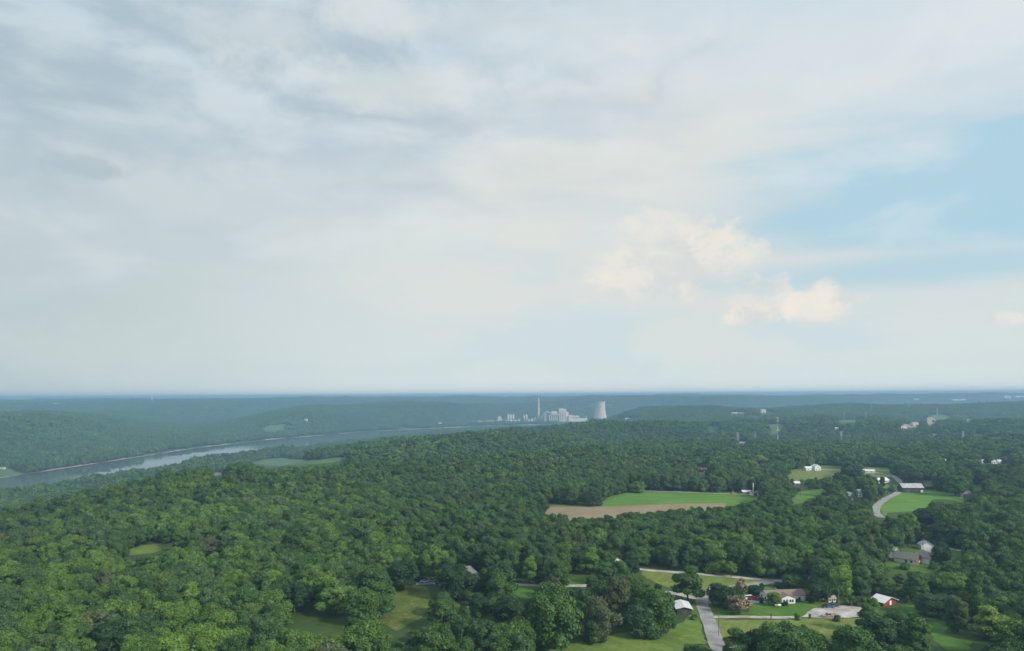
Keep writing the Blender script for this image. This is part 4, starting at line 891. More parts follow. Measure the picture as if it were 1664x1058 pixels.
# ------------------------------------------------------------------ vehicles and small things near the house
def car(uv, label, paint, kind='car', rz=0.0, L=4.6, cat='car', group=None):
    x, y = at(*uv); t = thing('parked_' + kind, label, cat, (x, y, h1(x, y) + 0.28), rz, group); a = L / 2
    if kind == 'pickup': prof = [(-a, .45), (a, .45), (a, .95), (a * .55, 1.05), (a * .30, 1.1), (-a, 1.1)]; cab = [(a * .36, 1.1), (a * .16, 1.75), (-a * .28, 1.78), (-a * .34, 1.1)]
    elif kind == 'van': prof = [(-a, .4), (a, .4), (a, .9), (a * .72, 1.1), (-a, 1.1)]; cab = [(a * .72, 1.1), (a * .45, 2.0), (-a * .97, 2.05), (-a, 1.1)]
    else: prof = [(-a, .4), (a, .4), (a, .75), (a * .9, .88), (a * .45, 1.0), (-a * .75, 1.02), (-a, .9)]; cab = [(a * .42, 1.0), (a * .12, 1.48), (-a * .45, 1.5), (-a * .78, 1.02)]
    mb = MB(); mb.prism(prof, -.88, .88, 'y'); mb.prism([(p, z) for p, z in cab], -.74, .74, 'y')
    if kind == 'pickup': mb.box((-a * .67, -.8, 1.22), (a * .64, .1, .3)); mb.box((-a * .67, .8, 1.22), (a * .64, .1, .3)); mb.box((-a + .05, 0, 1.22), (.1, 1.6, .3))
    mb.build('body', paint, t)
    c0, c1, c2, c3 = cab; gl = MB(); zlo = c0[1] + .08; zhi = c1[1] - .1
    gl.prism([(c0[0] * .9 + c1[0] * .1, zlo), (c1[0], zhi), (c2[0], zhi), (c3[0] * .9 + c2[0] * .1, zlo)], -.765, .765, 'y'); gl.build('side_window', M_GLASS, t)
    ws = MB(); ws.add([(c0[0] + .02, -.66, c0[1] + .04), (c0[0] + .02, .66, c0[1] + .04), (c1[0] + .03, .6, c1[1] - .04), (c1[0] + .03, -.6, c1[1] - .04)], [(0, 1, 2, 3)]); ws.build('windshield', M_GLASS, t)
    for sx in (-.62, .62):
        for sy in (-1, 1):
            wv = MB(); wv.tube((sx * a, sy * .70, .34), (sx * a, sy * .92, .34), .34, .34, 16); wo_ = wv.build('wheel', M_RUB, t); rm_ = MB(); rm_.tube((sx * a, sy * .915, .34), (sx * a, sy * .935, .34), .2, .2, 10); rm_.build('rim', M_PALE, wo_)
    for sy in (-1, 1):
        hl = MB(); hl.box((a, sy * .62, .7), (.06, .34, .16)); hl.build('headlight', M_PALE, t)
        tl = MB(); tl.box((-a, sy * .66, .8), (.06, .26, .2)); tl.build('tail_light', M_REDWALL, t)
    return t
P_MAR = mat('maroon_paint', (0.15, 0.022, 0.035, 1), 0.3, 0.05, 1, spec=0.5); P_WHT = mat('white_paint', (0.75, 0.75, 0.75, 1), 0.3, 0.03, 1, spec=0.5)
P_BLU = mat('blue_paint', (0.04, 0.12, 0.36, 1), 0.3, 0.05, 1, spec=0.5); P_BLK = mat('black_paint', (0.03, 0.03, 0.035, 1), 0.3, 0.05, 1, spec=0.5); P_SIL = mat('silver_paint', (0.42, 0.42, 0.43, 1), 0.3, 0.05, 1, spec=0.5, metal=0.3)
car((1218, 976), 'white van at the left end of the parked row on the driveway', P_WHT, 'van', 0.2, 5.0, 'van'); VIS.append(small_box(1213, 966, 1240, 977))
car((1226, 976.5), 'maroon pickup parked on the driveway beside the white van', P_MAR, 'pickup', -0.1, 5.4, 'pickup'); car((1236, 976), 'maroon car parked nearest the white house wall', P_MAR, 'car', 0.1, 4.4)
car((1343, 988.5), 'black car left of the blue car on the gravel lot', P_BLK, 'car', 0.05, 4.0); car((1349, 989), 'bright blue car between two dark ones on the gravel lot', P_BLU, 'car', 0.0, 4.4); car((1355.5, 988), 'dark grey car right of the blue car on the gravel lot', mat('grey_paint', (0.13, 0.12, 0.11, 1), 0.4), 'car', -0.1, 4.0)
car((1346, 1005), 'pale old pickup with a rusty hood at the front edge of the gravel lot', mat('faded_pickup_paint', (0.42, 0.32, 0.30, 1), 0.5, 0.2, 1.0), 'pickup', math.pi + 0.1, 6.2, 'pickup'); VIS.append(small_box(1340, 996, 1365, 1006)); VIS.append(small_box(1340, 983, 1358, 990))
car((690, 948.5), 'white car on the parking apron by the grey roofed house', P_WHT, 'car', 0.0, 4.5); car((703, 946.5), 'silver pickup half behind the widest dark tree on the parking apron', P_SIL, 'pickup', 0.1, 5.4, 'pickup'); VIS.append(small_box(676, 942, 694, 951))
x, y = at(1264, 986.5); t = thing('propane_tank', 'white horizontal gas tank lying on the lawn beside the bright small tree', 'gas tank', (x, y, h1(x, y)), 0.05)
mb = MB(); mb.tube((-1.3, 0, .75), (1.3, 0, .75), .5, .5, 16); mb.tube((-1.55, 0, .75), (-1.3, 0, .75), .3, .5, 16); mb.tube((1.3, 0, .75), (1.55, 0, .75), .5, .3, 16); mb.build('tank', P_WHT, t, True)
for s in (-.8, .8): mb = MB(); mb.box((s, 0, .12), (.25, .8, .3)); mb.build('foot', M_CONC, t)
mb = MB(); mb.lathe([(.16, 1.24), (.18, 1.42), (.0, 1.5)], 10); mb.build('valve_dome', P_WHT, t); VIS.append(small_box(1259, 981, 1269, 987))
for uv, lb, mm in (((1288.5, 980.5), 'yellow garden bench on the lawn in front of the house', mat('yellow_paint', (0.6, 0.45, 0.08, 1), 0.6)), ((1296, 979.5), 'white garden bench on the lawn, right of the yellow one', P_WHT)):
    x, y = at(*uv); t = thing('garden_bench', lb, 'bench', (x, y, h1(x, y)), 0.1); mb = MB(); mb.box((0, 0, .45), (1.5, .5, .06)); mb.build('seat', mm, t); mb = MB(); mb.box((0, .25, .75), (1.5, .06, .45)); mb.build('backrest', mm, t)
    for sx in (-.65, .65):
        for sy in (-.2, .2): mb = MB(); mb.box((sx, sy, .2), (.07, .07, .5)); mb.build('leg', mm, t)
def post(uv, hgt, w, label, name, m, cat):
    x, y = at(*uv); t = thing(name, label, cat, (x, y, h1(x, y))); mb = MB(); mb.box((0, 0, hgt / 2), (w, w, hgt)); mb.build('body' if w > .5 else 'shaft', m, t); mb = MB(); mb.box((0, 0, hgt + .06), (w + .15, w + .15, .12)); mb.build('lid' if w > .5 else 'cap', M_DOOR, t)
post((1253, 1006), 2.2, .35, 'dark wooden post on the lawn by the gravel track', 'gate_post', M_DARKWOOD, 'post'); post((1316, 1006), 2.0, .8, 'dark bin standing at the left of the gravel lot entrance', 'rubbish_bin', M_DARKWOOD, 'bin')
x, y = at(1189, 803); t = thing('field_digger', 'tiny yellow digger at the top edge of the green crop field', 'digger', (x, y, h1(x, y)), 0.6); MY = mat('machine_yellow', (0.6, 0.33, 0.04, 1), 0.5)
mb = MB(); mb.box((0, 0, 1.2), (2.6, 1.8, .8)); mb.build('body', MY, t); mb = MB(); mb.box((-.3, 0, 2.1), (1.3, 1.4, 1.1)); mb.build('cab', M_GLASS, t)
for s in (-1, 1): mb = MB(); mb.prism([(-1.5, .1), (1.5, .1), (1.7, .4), (1.4, .8), (-1.4, .8), (-1.7, .4)], s * .9 - .25, s * .9 + .25, 'y'); mb.build('track', M_RUB, t)
mb = MB(); mb.tube((1.2, 0, 1.5), (2.8, 0, 3.0), .15, .12, 6); mb.tube((2.8, 0, 3.0), (3.9, 0, 1.4), .12, .1, 6); mb.box((3.9, 0, 1.2), (.5, .8, .6)); mb.build('boom', MY, t)

# shrubs
def shrub(u, vb, vt, w, seed, col, label, group=None, name='shrub'):
    x, y = at(u, vb); rad = w * y / F / 2; h_ = (vb - vt) * y / F
    t = thing(name, label, 'shrub', (x, y, h1(x, y) - 0.1), 0, group); me = crown_mesh('foliage', seed, Rad=rad, H0=-h_ * .25, H1=h_, nl=12, leaf=0.2, nleaf=2200, lobe=(.34, .5))
    c_ = bpy.data.objects.new('foliage', me); COL.objects.link(c_); c_.parent = t; c_['leaf'] = list(col)
    mb = MB()
    for k in range(4): mb.tube((0, 0, -.2), (math.cos(k * 1.57) * rad * .4, math.sin(k * 1.57) * rad * .4, h_ * .6), .06, .03, 5)
    mb.build('stem', M_BARK, t); SOLID.append((x, y, rad + .5)); VIS.near(small_box(u - w * .5, vt, u + w * .5, vb), y + 1)
GH = 'shrubs forming a hedge above the gravel lot'
shrub(1380, 986, 968, 24, 501, C_OAK, 'leftmost big shrub of the hedge above the gravel lot', GH); shrub(1399, 986, 970, 24, 502, C_OAK, 'middle big shrub of the hedge above the gravel lot', GH); shrub(1417, 986, 972, 22, 503, C_BRT, 'rightmost lighter shrub of the hedge above the gravel lot', GH)
shrub(1275, 985, 976, 11, 504, C_DARK, 'clipped dark shrub on the lawn below the front gable'); shrub(1359, 1010, 998, 13, 505, C_BLUE, 'small grey green shrub beside the pale old pickup'); shrub(1295, 1008, 996, 11, 506, C_OAK, 'tiny tree shaped shrub at the edge of the gravel track')
shrub(1237.5, 981, 974, 6, 507, C_DARK, 'small dark shrub at the end of the driveway'); shrub(1297, 979.5, 974, 10, 508, C_DARK, 'foundation shrub under the right end of the white house'); shrub(1352, 983, 979, 7, 509, C_DARK, 'small dark shrub in front of the white garden shed')
shrub(1130, 1068, 1046, 34, 510, C_OAK, 'bushy growth at the bottom left of the lane', ); shrub(1152, 1070, 1050, 26, 511, C_BRT, 'lighter bush at the bottom touching the lane'); shrub(1128, 1008, 998, 14, 512, C_BRT, 'weedy bush at the corner of the white roofed shed')
shrub(1236, 960, 948, 13, 513, C_DARK, 'dark shrub right of the small round dark tree'); shrub(1470, 925, 914, 20, 514, C_OAK, 'shrub below the brick house'); shrub(1515, 925, 912, 16, 515, C_OAK, 'shrub on the slope below the dark oval evergreen')

# the pink flowering mimosas: dark umbrella crowns strewn with blossom
M_BLOSS = mat('mimosa_blossom', (0.46, 0.24, 0.20, 1), 0.9, 0.15, 0.8, col2=(0.34, 0.26, 0.17, 1))
def mimosa(u, vb, vt, w, seed, label):
    x, y = at(u, vb); rad = w * y / F / 2; h_ = (vb - vt) * y / F; t = thing('mimosa_tree', label, 'tree', (x, y, h1(x, y) - .1), 0, 'pink flowering mimosas')
    k = dict(Rad=rad, H0=h_ * .18, H1=h_, nl=26, lobe=(.20, .32)); cr = crown_parts(np.random.RandomState(seed), leaf=.28, nleaf=5200, **k)
    me = join_mesh('crown', *cr, M_LEAF); c_ = bpy.data.objects.new('crown', me); COL.objects.link(c_); c_.parent = t; c_['leaf'] = [0.075, 0.10, 0.035]
    rsb = np.random.RandomState(seed + 1); V4 = cr[0].reshape(-1, 4, 3); sel = (V4[:, :, 2].mean(1) > h_ * .42) & (rsb.rand(len(V4)) < .33); B = V4[sel]; ce = B.mean(1, keepdims=True); B = (B - ce) * 1.1 + ce + np.array([0, 0, .22])
    bl = bpy.data.objects.new('blossom', np_mesh('blossom', B.reshape(-1, 3), np.arange(len(B) * 4).reshape(-1, 4), M_BLOSS)); COL.objects.link(bl); bl.parent = t
    mb = MB(); mb.tube((0, 0, -.5), (0, 0, h_ * .3), .3, .25, 7)
    for a in range(6): mb.tube((0, 0, h_ * .25), (math.cos(a * 1.05) * rad * .6, math.sin(a * 1.05) * rad * .6, h_ * .6), .16, .06, 5)
    mb.build('trunk', M_BARK, t); SOLID.append((x, y, rad + 1)); VIS.near([(u - w * .4, vb), (u + w * .4, vb), (u + w * .5, vt + 4), (u - w * .5, vt + 4)], y + 1)
mimosa(1200, 999, 970, 42, 601, 'pink flowering umbrella shaped mimosa on the lawn before the driveway'); mimosa(1204, 972, 941, 22, 602, 'pink flowering mimosa behind the dense dark tree')

# ------------------------------------------------------------------ the power station
PD = 4900.0
def pw(u, D=PD):
    x = (u - 832) / F * D; return x, D
def pz(x, y): return h1(x, y)
MPX = PD / F
def pthing(name, label, u, D=PD, cat='plant building', rz=0.0):
    x, y = pw(u, D); t = thing(name, label, cat, (x, y, h1(x, y) - 1.0), rz); SOLID.append((x, y, 30)); return t
# chimney
t = pthing('smoke_stack', 'tall slender concrete chimney of the power station', 875, cat='chimney')
mb = MB(); mb.lathe([(9.5, 0), (8.2, 40), (7.0, 90), (5.9, 140), (5.4, 166)], 28); mb.build('shaft', M_CONC2, t, True); mb = MB(); mb.lathe([(5.7, 160), (5.9, 161), (5.9, 171), (4.6, 171.2)], 28); mb.build('rim', M_RUST, t)
for zz in (60, 110, 150): mb = MB(); mb.lathe([(8.6 - zz * .016, zz), (8.6 - zz * .016, zz + 1.2)], 24); mb.build('gallery', M_STEEL, t)
# cooling tower
t = pthing('cooling_tower', 'great flared concrete cooling tower right of the power station', 975.5, 4950, 'cooling tower'); Ht = 136.0; pr_ = []
for i in range(22):
    z = 10 + (Ht - 10) * i / 21; k = (z - Ht * .78) / (Ht * .78); pr_.append((32.5 * math.sqrt(1 + (k * 1.28) ** 2 * (0.95 if k < 0 else 1.6)), z))
inner = [(r_ - 1.6, z) for r_, z in pr_[::-1]]; mb = MB(); mb.lathe(pr_ + inner, 56, caps=False); n_ = 56; mb.build('shell', M_CONC2, t, True)
mb = MB(); mb.lathe([(pr_[-1][0] + .8, Ht - 2.5), (pr_[-1][0] + .8, Ht + .6), (pr_[-1][0] - 1.7, Ht + .6)], 56, caps=False); mb.build('rim', M_CONC, t)
for i in range(28):
    a = i * 2 * math.pi / 28; b = a + math.pi / 28; R0 = pr_[0][0]; mb = MB(); mb.tube(((R0 + 4) * math.cos(a), (R0 + 4) * math.sin(a), 0), ((R0 - .6) * math.cos(b), (R0 - .6) * math.sin(b), 10.5), .8, .7, 5); mb.build('strut', M_CONC, t)
# boiler house
def blk(t, name, m, x0, x1, y0, y1, z0, z1): mb = MB(); mb.box(((x0 + x1) / 2, (y0 + y1) / 2, (z0 + z1) / 2), (x1 - x0, y1 - y0, z1 - z0)); return mb.build(name, m, t)
t = pthing('boiler_house', 'tallest pale block of the power station with ribbed walls', 914)
blk(t, 'wall', M_PLANT, -26, 26, -22, 30, 0, 80); blk(t, 'penthouse', M_PLANT, -24, 20, -14, 20, 80, 88); blk(t, 'roof', M_STEEL, -26.5, 26.5, -22.5, 30.5, 80, 80.8)
for k in range(5): blk(t, 'pilaster', M_CONC, -24 + k * 11, -21.5 + k * 11, -24, -22, 0, 78)
for k in range(3): blk(t, 'stair_bay', M_STEEL, -18 + k * 12, -13 + k * 12, -22.6, -22, 12, 60)
t = pthing('precipitator_block', 'grey steel lattice block left of the tallest plant building', 899); blk(t, 'wall', M_STEEL, -32, 32, -20, 25, 0, 48); blk(t, 'upper_storey', M_PLANT, -12, 33, -12, 20, 48, 70)
for k in range(5): blk(t, 'duct', M_PLANT, -30 + k * 13, -24 + k * 13, -24, -20, 6, 44)
t = pthing('side_tower', 'narrow pale tower against the right side of the tallest plant building', 921.5); blk(t, 'wall', M_PLANT, -6, 8, -12, 18, 0, 66); blk(t, 'roof', M_STEEL, -6.5, 8.5, -12.5, 18.5, 66, 67)
t = pthing('turbine_hall', 'long low pale turbine hall right of the tallest plant building', 932); blk(t, 'wall', M_PLANT, -36, 38, -20, 25, 0, 40); blk(t, 'roof', M_STEEL, -36.5, 38.5, -20.5, 25.5, 40, 41); blk(t, 'annex', M_PLANT, -36, -16, -28, -20, 0, 46)
for k in range(7): blk(t, 'window_band', M_STEEL, -14 + k * 7.2, -9.5 + k * 7.2, -20.5, -20, 20, 32)
t = pthing('warehouse', 'lowest long pale building at the right end of the power station', 947); blk(t, 'wall', M_PLANT, -28, 30, -15, 15, 0, 21); blk(t, 'roof', M_WMETAL, -28.5, 30.5, -15.5, 15.5, 21, 22); blk(t, 'vent_stack', M_PLANT, 22, 25, -3, 0, 22, 38)
def truss(t, name, m, a, b, w=2.6, leg=0):
    a = Vector(a); b = Vector(b); mb = MB(); n = max(2, int((b - a).length / 10)); up = Vector((0, 0, w * 1.3))
    for o in (Vector((0, -w / 2, 0)), Vector((0, w / 2, 0))):
        mb.tube(a + o, b + o, .55, .55, 4); mb.tube(a + o + up, b + o + up, .55, .55, 4)
        for i in range(n): p = a.lerp(b, i / n) + o; q_ = a.lerp(b, (i + 1) / n) + o; mb.tube(p, q_ + up, .3, .3, 4); mb.tube(p, p + up, .3, .3, 4)
    mb.build(name, m, t)
# coal conveyors
t = pthing('coal_conveyor', 'pale covered conveyor slanting down into the tallest plant building', 892)
truss(t, 'gallery', M_PLANT, (-22, -26, 66), (72, -26, 42), 5); mb = MB(); mb.tube((-22, -26, 70), (72, -26, 46), 2.6, 2.6, 8); mb.build('belt_housing', M_WMETAL, t); blk(t, 'transfer_tower', M_STEEL, -36, -20, -34, -18, 0, 68)
for k in range(6): mb = MB(); xx = -14 + k * 14; mb.tube((xx, -30, 0), (xx, -26, 62 - k * 3.6), .8, .6, 5); mb.tube((xx, -22, 0), (xx, -26, 62 - k * 3.6), .8, .6, 5); mb.build('trestle', M_STEEL, t)
truss(t, 'lower_gallery', M_PLANT, (-60, -30, 22), (-28, -26, 62), 4)
t = pthing('yard_conveyor', 'thin lattice conveyor linking the twin silos to the left tower', 818.5); truss(t, 'gallery', M_STEEL, (-10, 0, 6), (26, 0, 40), 3); [truss(t, 'support', M_STEEL, (xx, 0, 0), (xx, 0, zz), 2) for xx, zz in ((4, 18), (16, 30))]
t = pthing('link_conveyor', 'thin lattice conveyor slanting down right of the twin silos', 841); truss(t, 'gallery', M_STEEL, (-22, 0, 38), (30, 0, 14), 3); [truss(t, 'support', M_STEEL, (xx, 0, 0), (xx, 0, zz), 2) for xx, zz in ((-6, 30), (12, 20))]
# twin silos as the enlarged picture shows them
def K(px): return px / 6.75            # metres per pixel of the enlargement
def silo(x, y, r_, h_, label, eq):
    t = thing('concrete_silo', label, 'silo', (x, y, h1(x, y) - 1), 0, 'twin concrete silos'); mb = MB(); mb.lathe([(r_, 0), (r_, h_ - 1)], 48); mb.build('drum', M_CONC, t, True)
    mb = MB(); mb.lathe([(r_ + .35, h_ - 1.2), (r_ + .35, h_), (0.1, h_ + .3)], 48, caps=False); mb.build('roof_slab', M_CONC, t)
    rl = MB()
    for i in range(24): a = i * math.pi / 12; b = a + math.pi / 12; rl.tube((r_ * math.cos(a), r_ * math.sin(a), h_), (r_ * math.cos(a), r_ * math.sin(a), h_ + 1.2), .1, .1, 4); rl.tube((r_ * math.cos(a), r_ * math.sin(a), h_ + 1.2), (r_ * math.cos(b), r_ * math.sin(b), h_ + 1.2), .1, .1, 4)
    rl.build('railing', M_RUST, t)
    return t
sx0, sy0 = pw(829.5); HS = 46.0
s1 = silo(sx0 - 1.2, sy0, 9.3, HS, 'left one of the two concrete silos, with a rusty house on top', None); s2 = silo(sx0 + 17.2, sy0 + 3, 8.8, HS, 'right one of the two concrete silos, with a tall white box on top', None)
blk(s1, 'top_house', M_RUST, -7.5, -1.0, -3, 4, HS + 4.4, HS + 9.6); blk(s1, 'machine_room', M_STEEL, -8.2, -1.2, -4, 4, HS + .3, HS + 4.4); blk(s1, 'duct', M_WHITE, -1.0, 1.0, -3, -1, HS + .3, HS + 8); blk(s1, 'vent', M_WHITE, 1.6, 2.8, -3, -1.6, HS + .3, HS + 5.2)
mb = MB(); mb.tube((7.2, 0, HS), (7.2, 0, HS + 9), .5, .45, 8); mb.build('vent_pipe', M_PALE, s1)
blk(s2, 'filter_box', M_STEEL, -1.5, 3.6, -2, 3, HS + 3, HS + 11); blk(s2, 'riser', M_WHITE, 3.6, 5.6, -3, -1, HS + .3, HS + 11); mb = MB(); mb.tube((-6, 0, HS + .4), (0, 0, HS + 6), 1.4, 1.4, 6); mb.build('chute', M_RUST, s2); blk(s2, 'drive_house', M_RUST, -5, 0, -2, 2, HS + .3, HS + 3.4)
t = thing('elevator_tower', 'tall square pale tower against the left silo', 'tower', (sx0 - 16.0, sy0 - 1, h1(sx0, sy0) - 1)); blk(t, 'wall', M_PLANT, -5, 5, -5, 5, 0, HS + 5); blk(t, 'head_house', mat('yellowed_cladding', (0.72, 0.64, 0.42, 1), 0.7), -0.4, 7.0, -5.4, 3, HS - 4, HS + 5.4)
blk(t, 'recess', M_STEEL, 5, 7.5, -3, 3, 0, HS - 22); blk(t, 'shaft_side', M_CONC, 5, 8.2, -3, 3, HS - 22, HS - 4)
x1_, y1_ = sx0, sy0 - 34; zb_ = h1(x1_, y1_) - 1
t = thing('loading_tower', 'white square loading tower in front of the twin silos', 'building', (x1_ + 3.5, y1_, zb_)); blk(t, 'wall', M_WHITE, -7, 4, -6, 6, 0, 14); blk(t, 'painted_lit_side', M_PLANT, 4, 7, -6, 6, 0, 14); blk(t, 'roof', M_STEEL, -7.3, 7.3, -6.3, 6.3, 14, 14.5)  # right side of the tower coloured warm to imitate sunlight on it
t = thing('left_shed', 'low white shed with a tan sloping roof before the left silo', 'shed', (x1_ - 11.5, y1_, zb_)); mb = MB(); mb.prism([(-8, 0), (8, 0), (8, 10), (-8, 7.5)], -7, 7, 'y'); mb.build('wall', M_WHITE, t); mb = MB(); mb.prism([(-8.4, 7.6), (8.4, 10.15), (8.4, 10.6), (-8.4, 8.0)], -7.4, 7.4, 'y'); mb.build('roof', M_TANROOF, t)
t = thing('right_shed', 'long white shed with a sloping roofline before the right silo', 'shed', (x1_ + 27, y1_, zb_)); mb = MB(); mb.prism([(-15, 0), (16, 0), (16, 11), (4, 11.5), (-15, 7.0)], -8, 8, 'y'); mb.build('wall', M_WHITE, t); mb = MB(); mb.prism([(-15.3, 7.15), (4, 11.65), (16.3, 11.1), (16.3, 11.5), (4, 12.1), (-15.3, 7.6)], -8.4, 8.4, 'y'); mb.build('roof', M_CREAM, t); blk(t, 'window', M_GLASS, 10, 11.5, -8.1, -8, 3, 5.5); blk(t, 'ventilator', M_RUST, -13, -9, -3, 0, 9, 15)
t = thing('pipe_conveyor', 'faded red round conveyor tube slanting down to the white sheds', 'conveyor', (x1_ - 24, y1_ - 10, zb_)); mb = MB(); mb.tube((-22, 0, 18), (9, 0, 2.5), 3.0, 3.0, 16); mb.build('tube', M_PINK, t, True)
for xx, zz in ((-16, 13), (-4, 7)): mb = MB(); mb.tube((xx, -2, 0), (xx, 0, zz), .4, .4, 5); mb.tube((xx, 2, 0), (xx, 0, zz), .4, .4, 5); mb.build('trestle', M_RUST, t)
t = thing('lightning_mast', 'thin lattice mast standing right of the twin silos', 'mast', (x1_ + 36, y1_ + 40, zb_)); mb = MB(); mb.tube((0, 0, 0), (0, 0, 26), .5, .25, 6); mb.build('shaft', M_PALE, t); mb = MB(); mb.lathe([(1.2, 0), (1.2, 2), (.6, 2.6)], 10); mb.build('base', M_CONC, t)
# others
t = pthing('crusher_house', 'pinkish plant building left of the twin silos', 811.5); blk(t, 'wall', M_CREAM, -12, 12, -12, 12, 0, 36); blk(t, 'roof', M_RUST, -12.5, 12.5, -12.5, 12.5, 36, 37.5); blk(t, 'lean_to', M_PLANT, 12, 20, -10, 10, 0, 16)
t = thing('storage_silo', 'left one of the pair of grey silos between twin silos and chimney', 'silo', pw(851.3) + (h1(*pw(851.3)) - 1,)); mb = MB(); mb.lathe([(7.8, 0), (7.8, 40), (6, 42.5), (.5, 44)], 32); mb.build('drum', M_CONC, t, True); blk(t, 'head_house', M_STEEL, -3, 3, -3, 3, 42, 47)
t = thing('storage_silo', 'right one of the pair of grey silos, nearer the chimney', 'silo', pw(855.2) + (h1(*pw(855.2)) - 1,)); mb = MB(); mb.lathe([(7.4, 0), (7.4, 42), (6, 44.5), (.5, 46)], 32); mb.build('drum', M_CONC2, t, True); blk(t, 'head_house', M_PLANT, -2.5, 2.5, -3, 3, 44, 49)
for u_, w_, h_, m_, lb in ((859.5, 12, 14, M_WHITE, 'small bright white shed right of the pair of grey silos'), (864.5, 16, 20, M_PLANT, 'squat pale building left of the chimney, left one'), (869.5, 12, 30, M_STEEL, 'grey steel tower block just left of the chimney'), (880.5, 16, 34, M_STEEL, 'grey block just right of the chimney'), (843, 14, 16, M_PLANT, 'small pale shed between twin silos and grey silos')):
    t = pthing('plant_shed', lb, u_); blk(t, 'wall', m_, -w_ / 2, w_ / 2, -10, 10, 0, h_); blk(t, 'roof', M_RUST if m_ is M_PLANT else M_STEEL, -w_ / 2 - .5, w_ / 2 + .5, -10.5, 10.5, h_, h_ + 1); blk(t, 'door', M_DOOR, -3, 3, -10.3, -10, 0, 7)

# ------------------------------------------------------------------ scatter of the forest
rs = np.random.RandomState(7)
def jgrid(gap, y0, y1, xm):
    xs = np.arange(-xm, xm, gap); ys = np.arange(y0, y1, gap); gx_, gy_ = np.meshgrid(xs, ys); gx_ = gx_ + (np.arange(len(ys)) % 2)[:, None] * gap / 2
    x = gx_.ravel() + rs.uniform(-.38, .38, gx_.size) * gap; y = gy_.ravel() + rs.uniform(-.38, .38, gx_.size) * gap
    k = np.abs(x) < 0.76 * y + 70; return x[k], y[k]
VISB = [(np.array(p, float), np.array(p, float).min(0), np.array(p, float).max(0), VIS.depths.get(i, 1e9)) for i, p in enumerate(VIS)]
def clear_mask(x, y, z, h_, rad, shrink=0.75):
    """trees that would stand in a clearing"""
    bad = np.zeros(len(x), bool); D = y
    for fz, fr in ((0.0, 0), (0.12, 0), (0.24, 0), (0.36, 0), (0.48, 0), (0.6, 0), (0.72, 0), (0.84, 0), (0.97, 0), (0.4, .8), (0.4, -.8), (0.7, .8), (0.7, -.8), (0.55, 1), (0.55, -1), (0.85, .6), (0.85, -.6), (0.1, .6), (0.1, -.6)):
        u, v = project(x + fr * rad * shrink, y, z + h_ * fz)
        for p, lo, hi, dp in VISB:
            k = np.nonzero((~bad) & (y < dp) & (u > lo[0]) & (u < hi[0]) & (v > lo[1]) & (v < hi[1]))[0]
            if len(k): bad[k] |= pip(u[k], v[k], p)
    return bad
def common_mask(x, y, rad):
    bad = np.zeros(len(x), bool)
    s, _ = pdist(x, y, RIV); bad |= s < 7
    for a, b, r_ in SOLID:
        bad |= (x - a) ** 2 + (y - b) ** 2 < (r_ + rad * 0.55) ** 2
    for C, w in ROADS:
        lo, hi = C.min(0) - 20, C.max(0) + 20; k = np.nonzero((x > lo[0]) & (x < hi[0]) & (y > lo[1]) & (y < hi[1]) & ~bad)[0]
        if len(k):
            d = np.min((x[k][:, None] - C[None, :, 0]) ** 2 + (y[k][:, None] - C[None, :, 1]) ** 2, 1); r_ = rad[k] if np.ndim(rad) else rad
            bad[k] |= d < (w + r_ * 0.5) ** 2
    return bad
PTS = []       # x, y, z, sx, sy, sz, rx, ry, rz, variant, r, g, b
D1, D2, D3 = 850.0, 2300.0, 9300.0
# near
x, y = jgrid(7.7, 215, D1, 720); n = len(x); h_ = rs.uniform(12.5, 19.5, n) + fbm(x, y, 110, 61) * 2.0; h_ = np.where(rs.rand(n) < 0.07, h_ + 3.5, h_)
var = rs.randint(0, nN, n); rad = np.array([v[2] for v in NEARV])[var] * h_ / 18 * rs.uniform(0.85, 1.3, n); z = H(x, y)
bad = common_mask(x, y, rad * 0.9) | clear_mask(x, y, z, h_, rad)
h2 = np.where(bad, rs.uniform(4.0, 9.5, n), h_); r2 = np.where(bad, rad * h2 / h_ * 1.35, rad)
b2 = np.nonzero(bad & (rs.rand(n) < 0.95))[0]; ok = ~(common_mask(x[b2], y[b2], r2[b2] + 1.0) | clear_mask(x[b2], y[b2], z[b2], h2[b2], r2[b2], 1.0)); b2 = b2[ok]; bad[b2] = False; h_ = h2; rad = r2
k = ~bad; x, y, z, h_, var, rad = (a[k] for a in (x, y, z, h_, var, rad)); n = len(x); colr = tone(rs, n, x, y)
sxy = rad / np.array([v[2] for v in NEARV])[var]; sz = h_ / 18.0
NEAR = np.stack([x, y, z - 0.2, sxy, sxy * rs.uniform(0.9, 1.1, n), sz, rs.normal(size=n) * .05, rs.normal(size=n) * .05, rs.uniform(0, 6.28, n), var, *colr.T], 1)
# middle
x, y = jgrid(8.8, D1, D2, 1800); n = len(x); h_ = rs.uniform(12, 21, n) + fbm(x, y, 160, 62) * 2; var = rs.randint(0, nM, n); rad = 6.1 * h_ / 18 * rs.uniform(0.8, 1.3, n); z = H(x, y)
sb_, sd_ = pdist(x, y, RIV); h_ = np.where(sb_ < 70, h_ * np.where(y > 1800, 1.6, 1.35), h_)
k = ~(common_mask(x, y, rad * 0.8) | clear_mask(x, y, z, h_, rad, 0.6)); x, y, z, h_, var, rad = (a[k] for a in (x, y, z, h_, var, rad)); n = len(x); colr = tone(rs, n, x, y)
MID = np.stack([x, y, z - 0.2, rad / 5.2, rad / 5.2, h_ / 17.5, rs.normal(size=n) * .05, rs.normal(size=n) * .05, rs.uniform(0, 6.28, n), var + nN, *colr.T], 1)
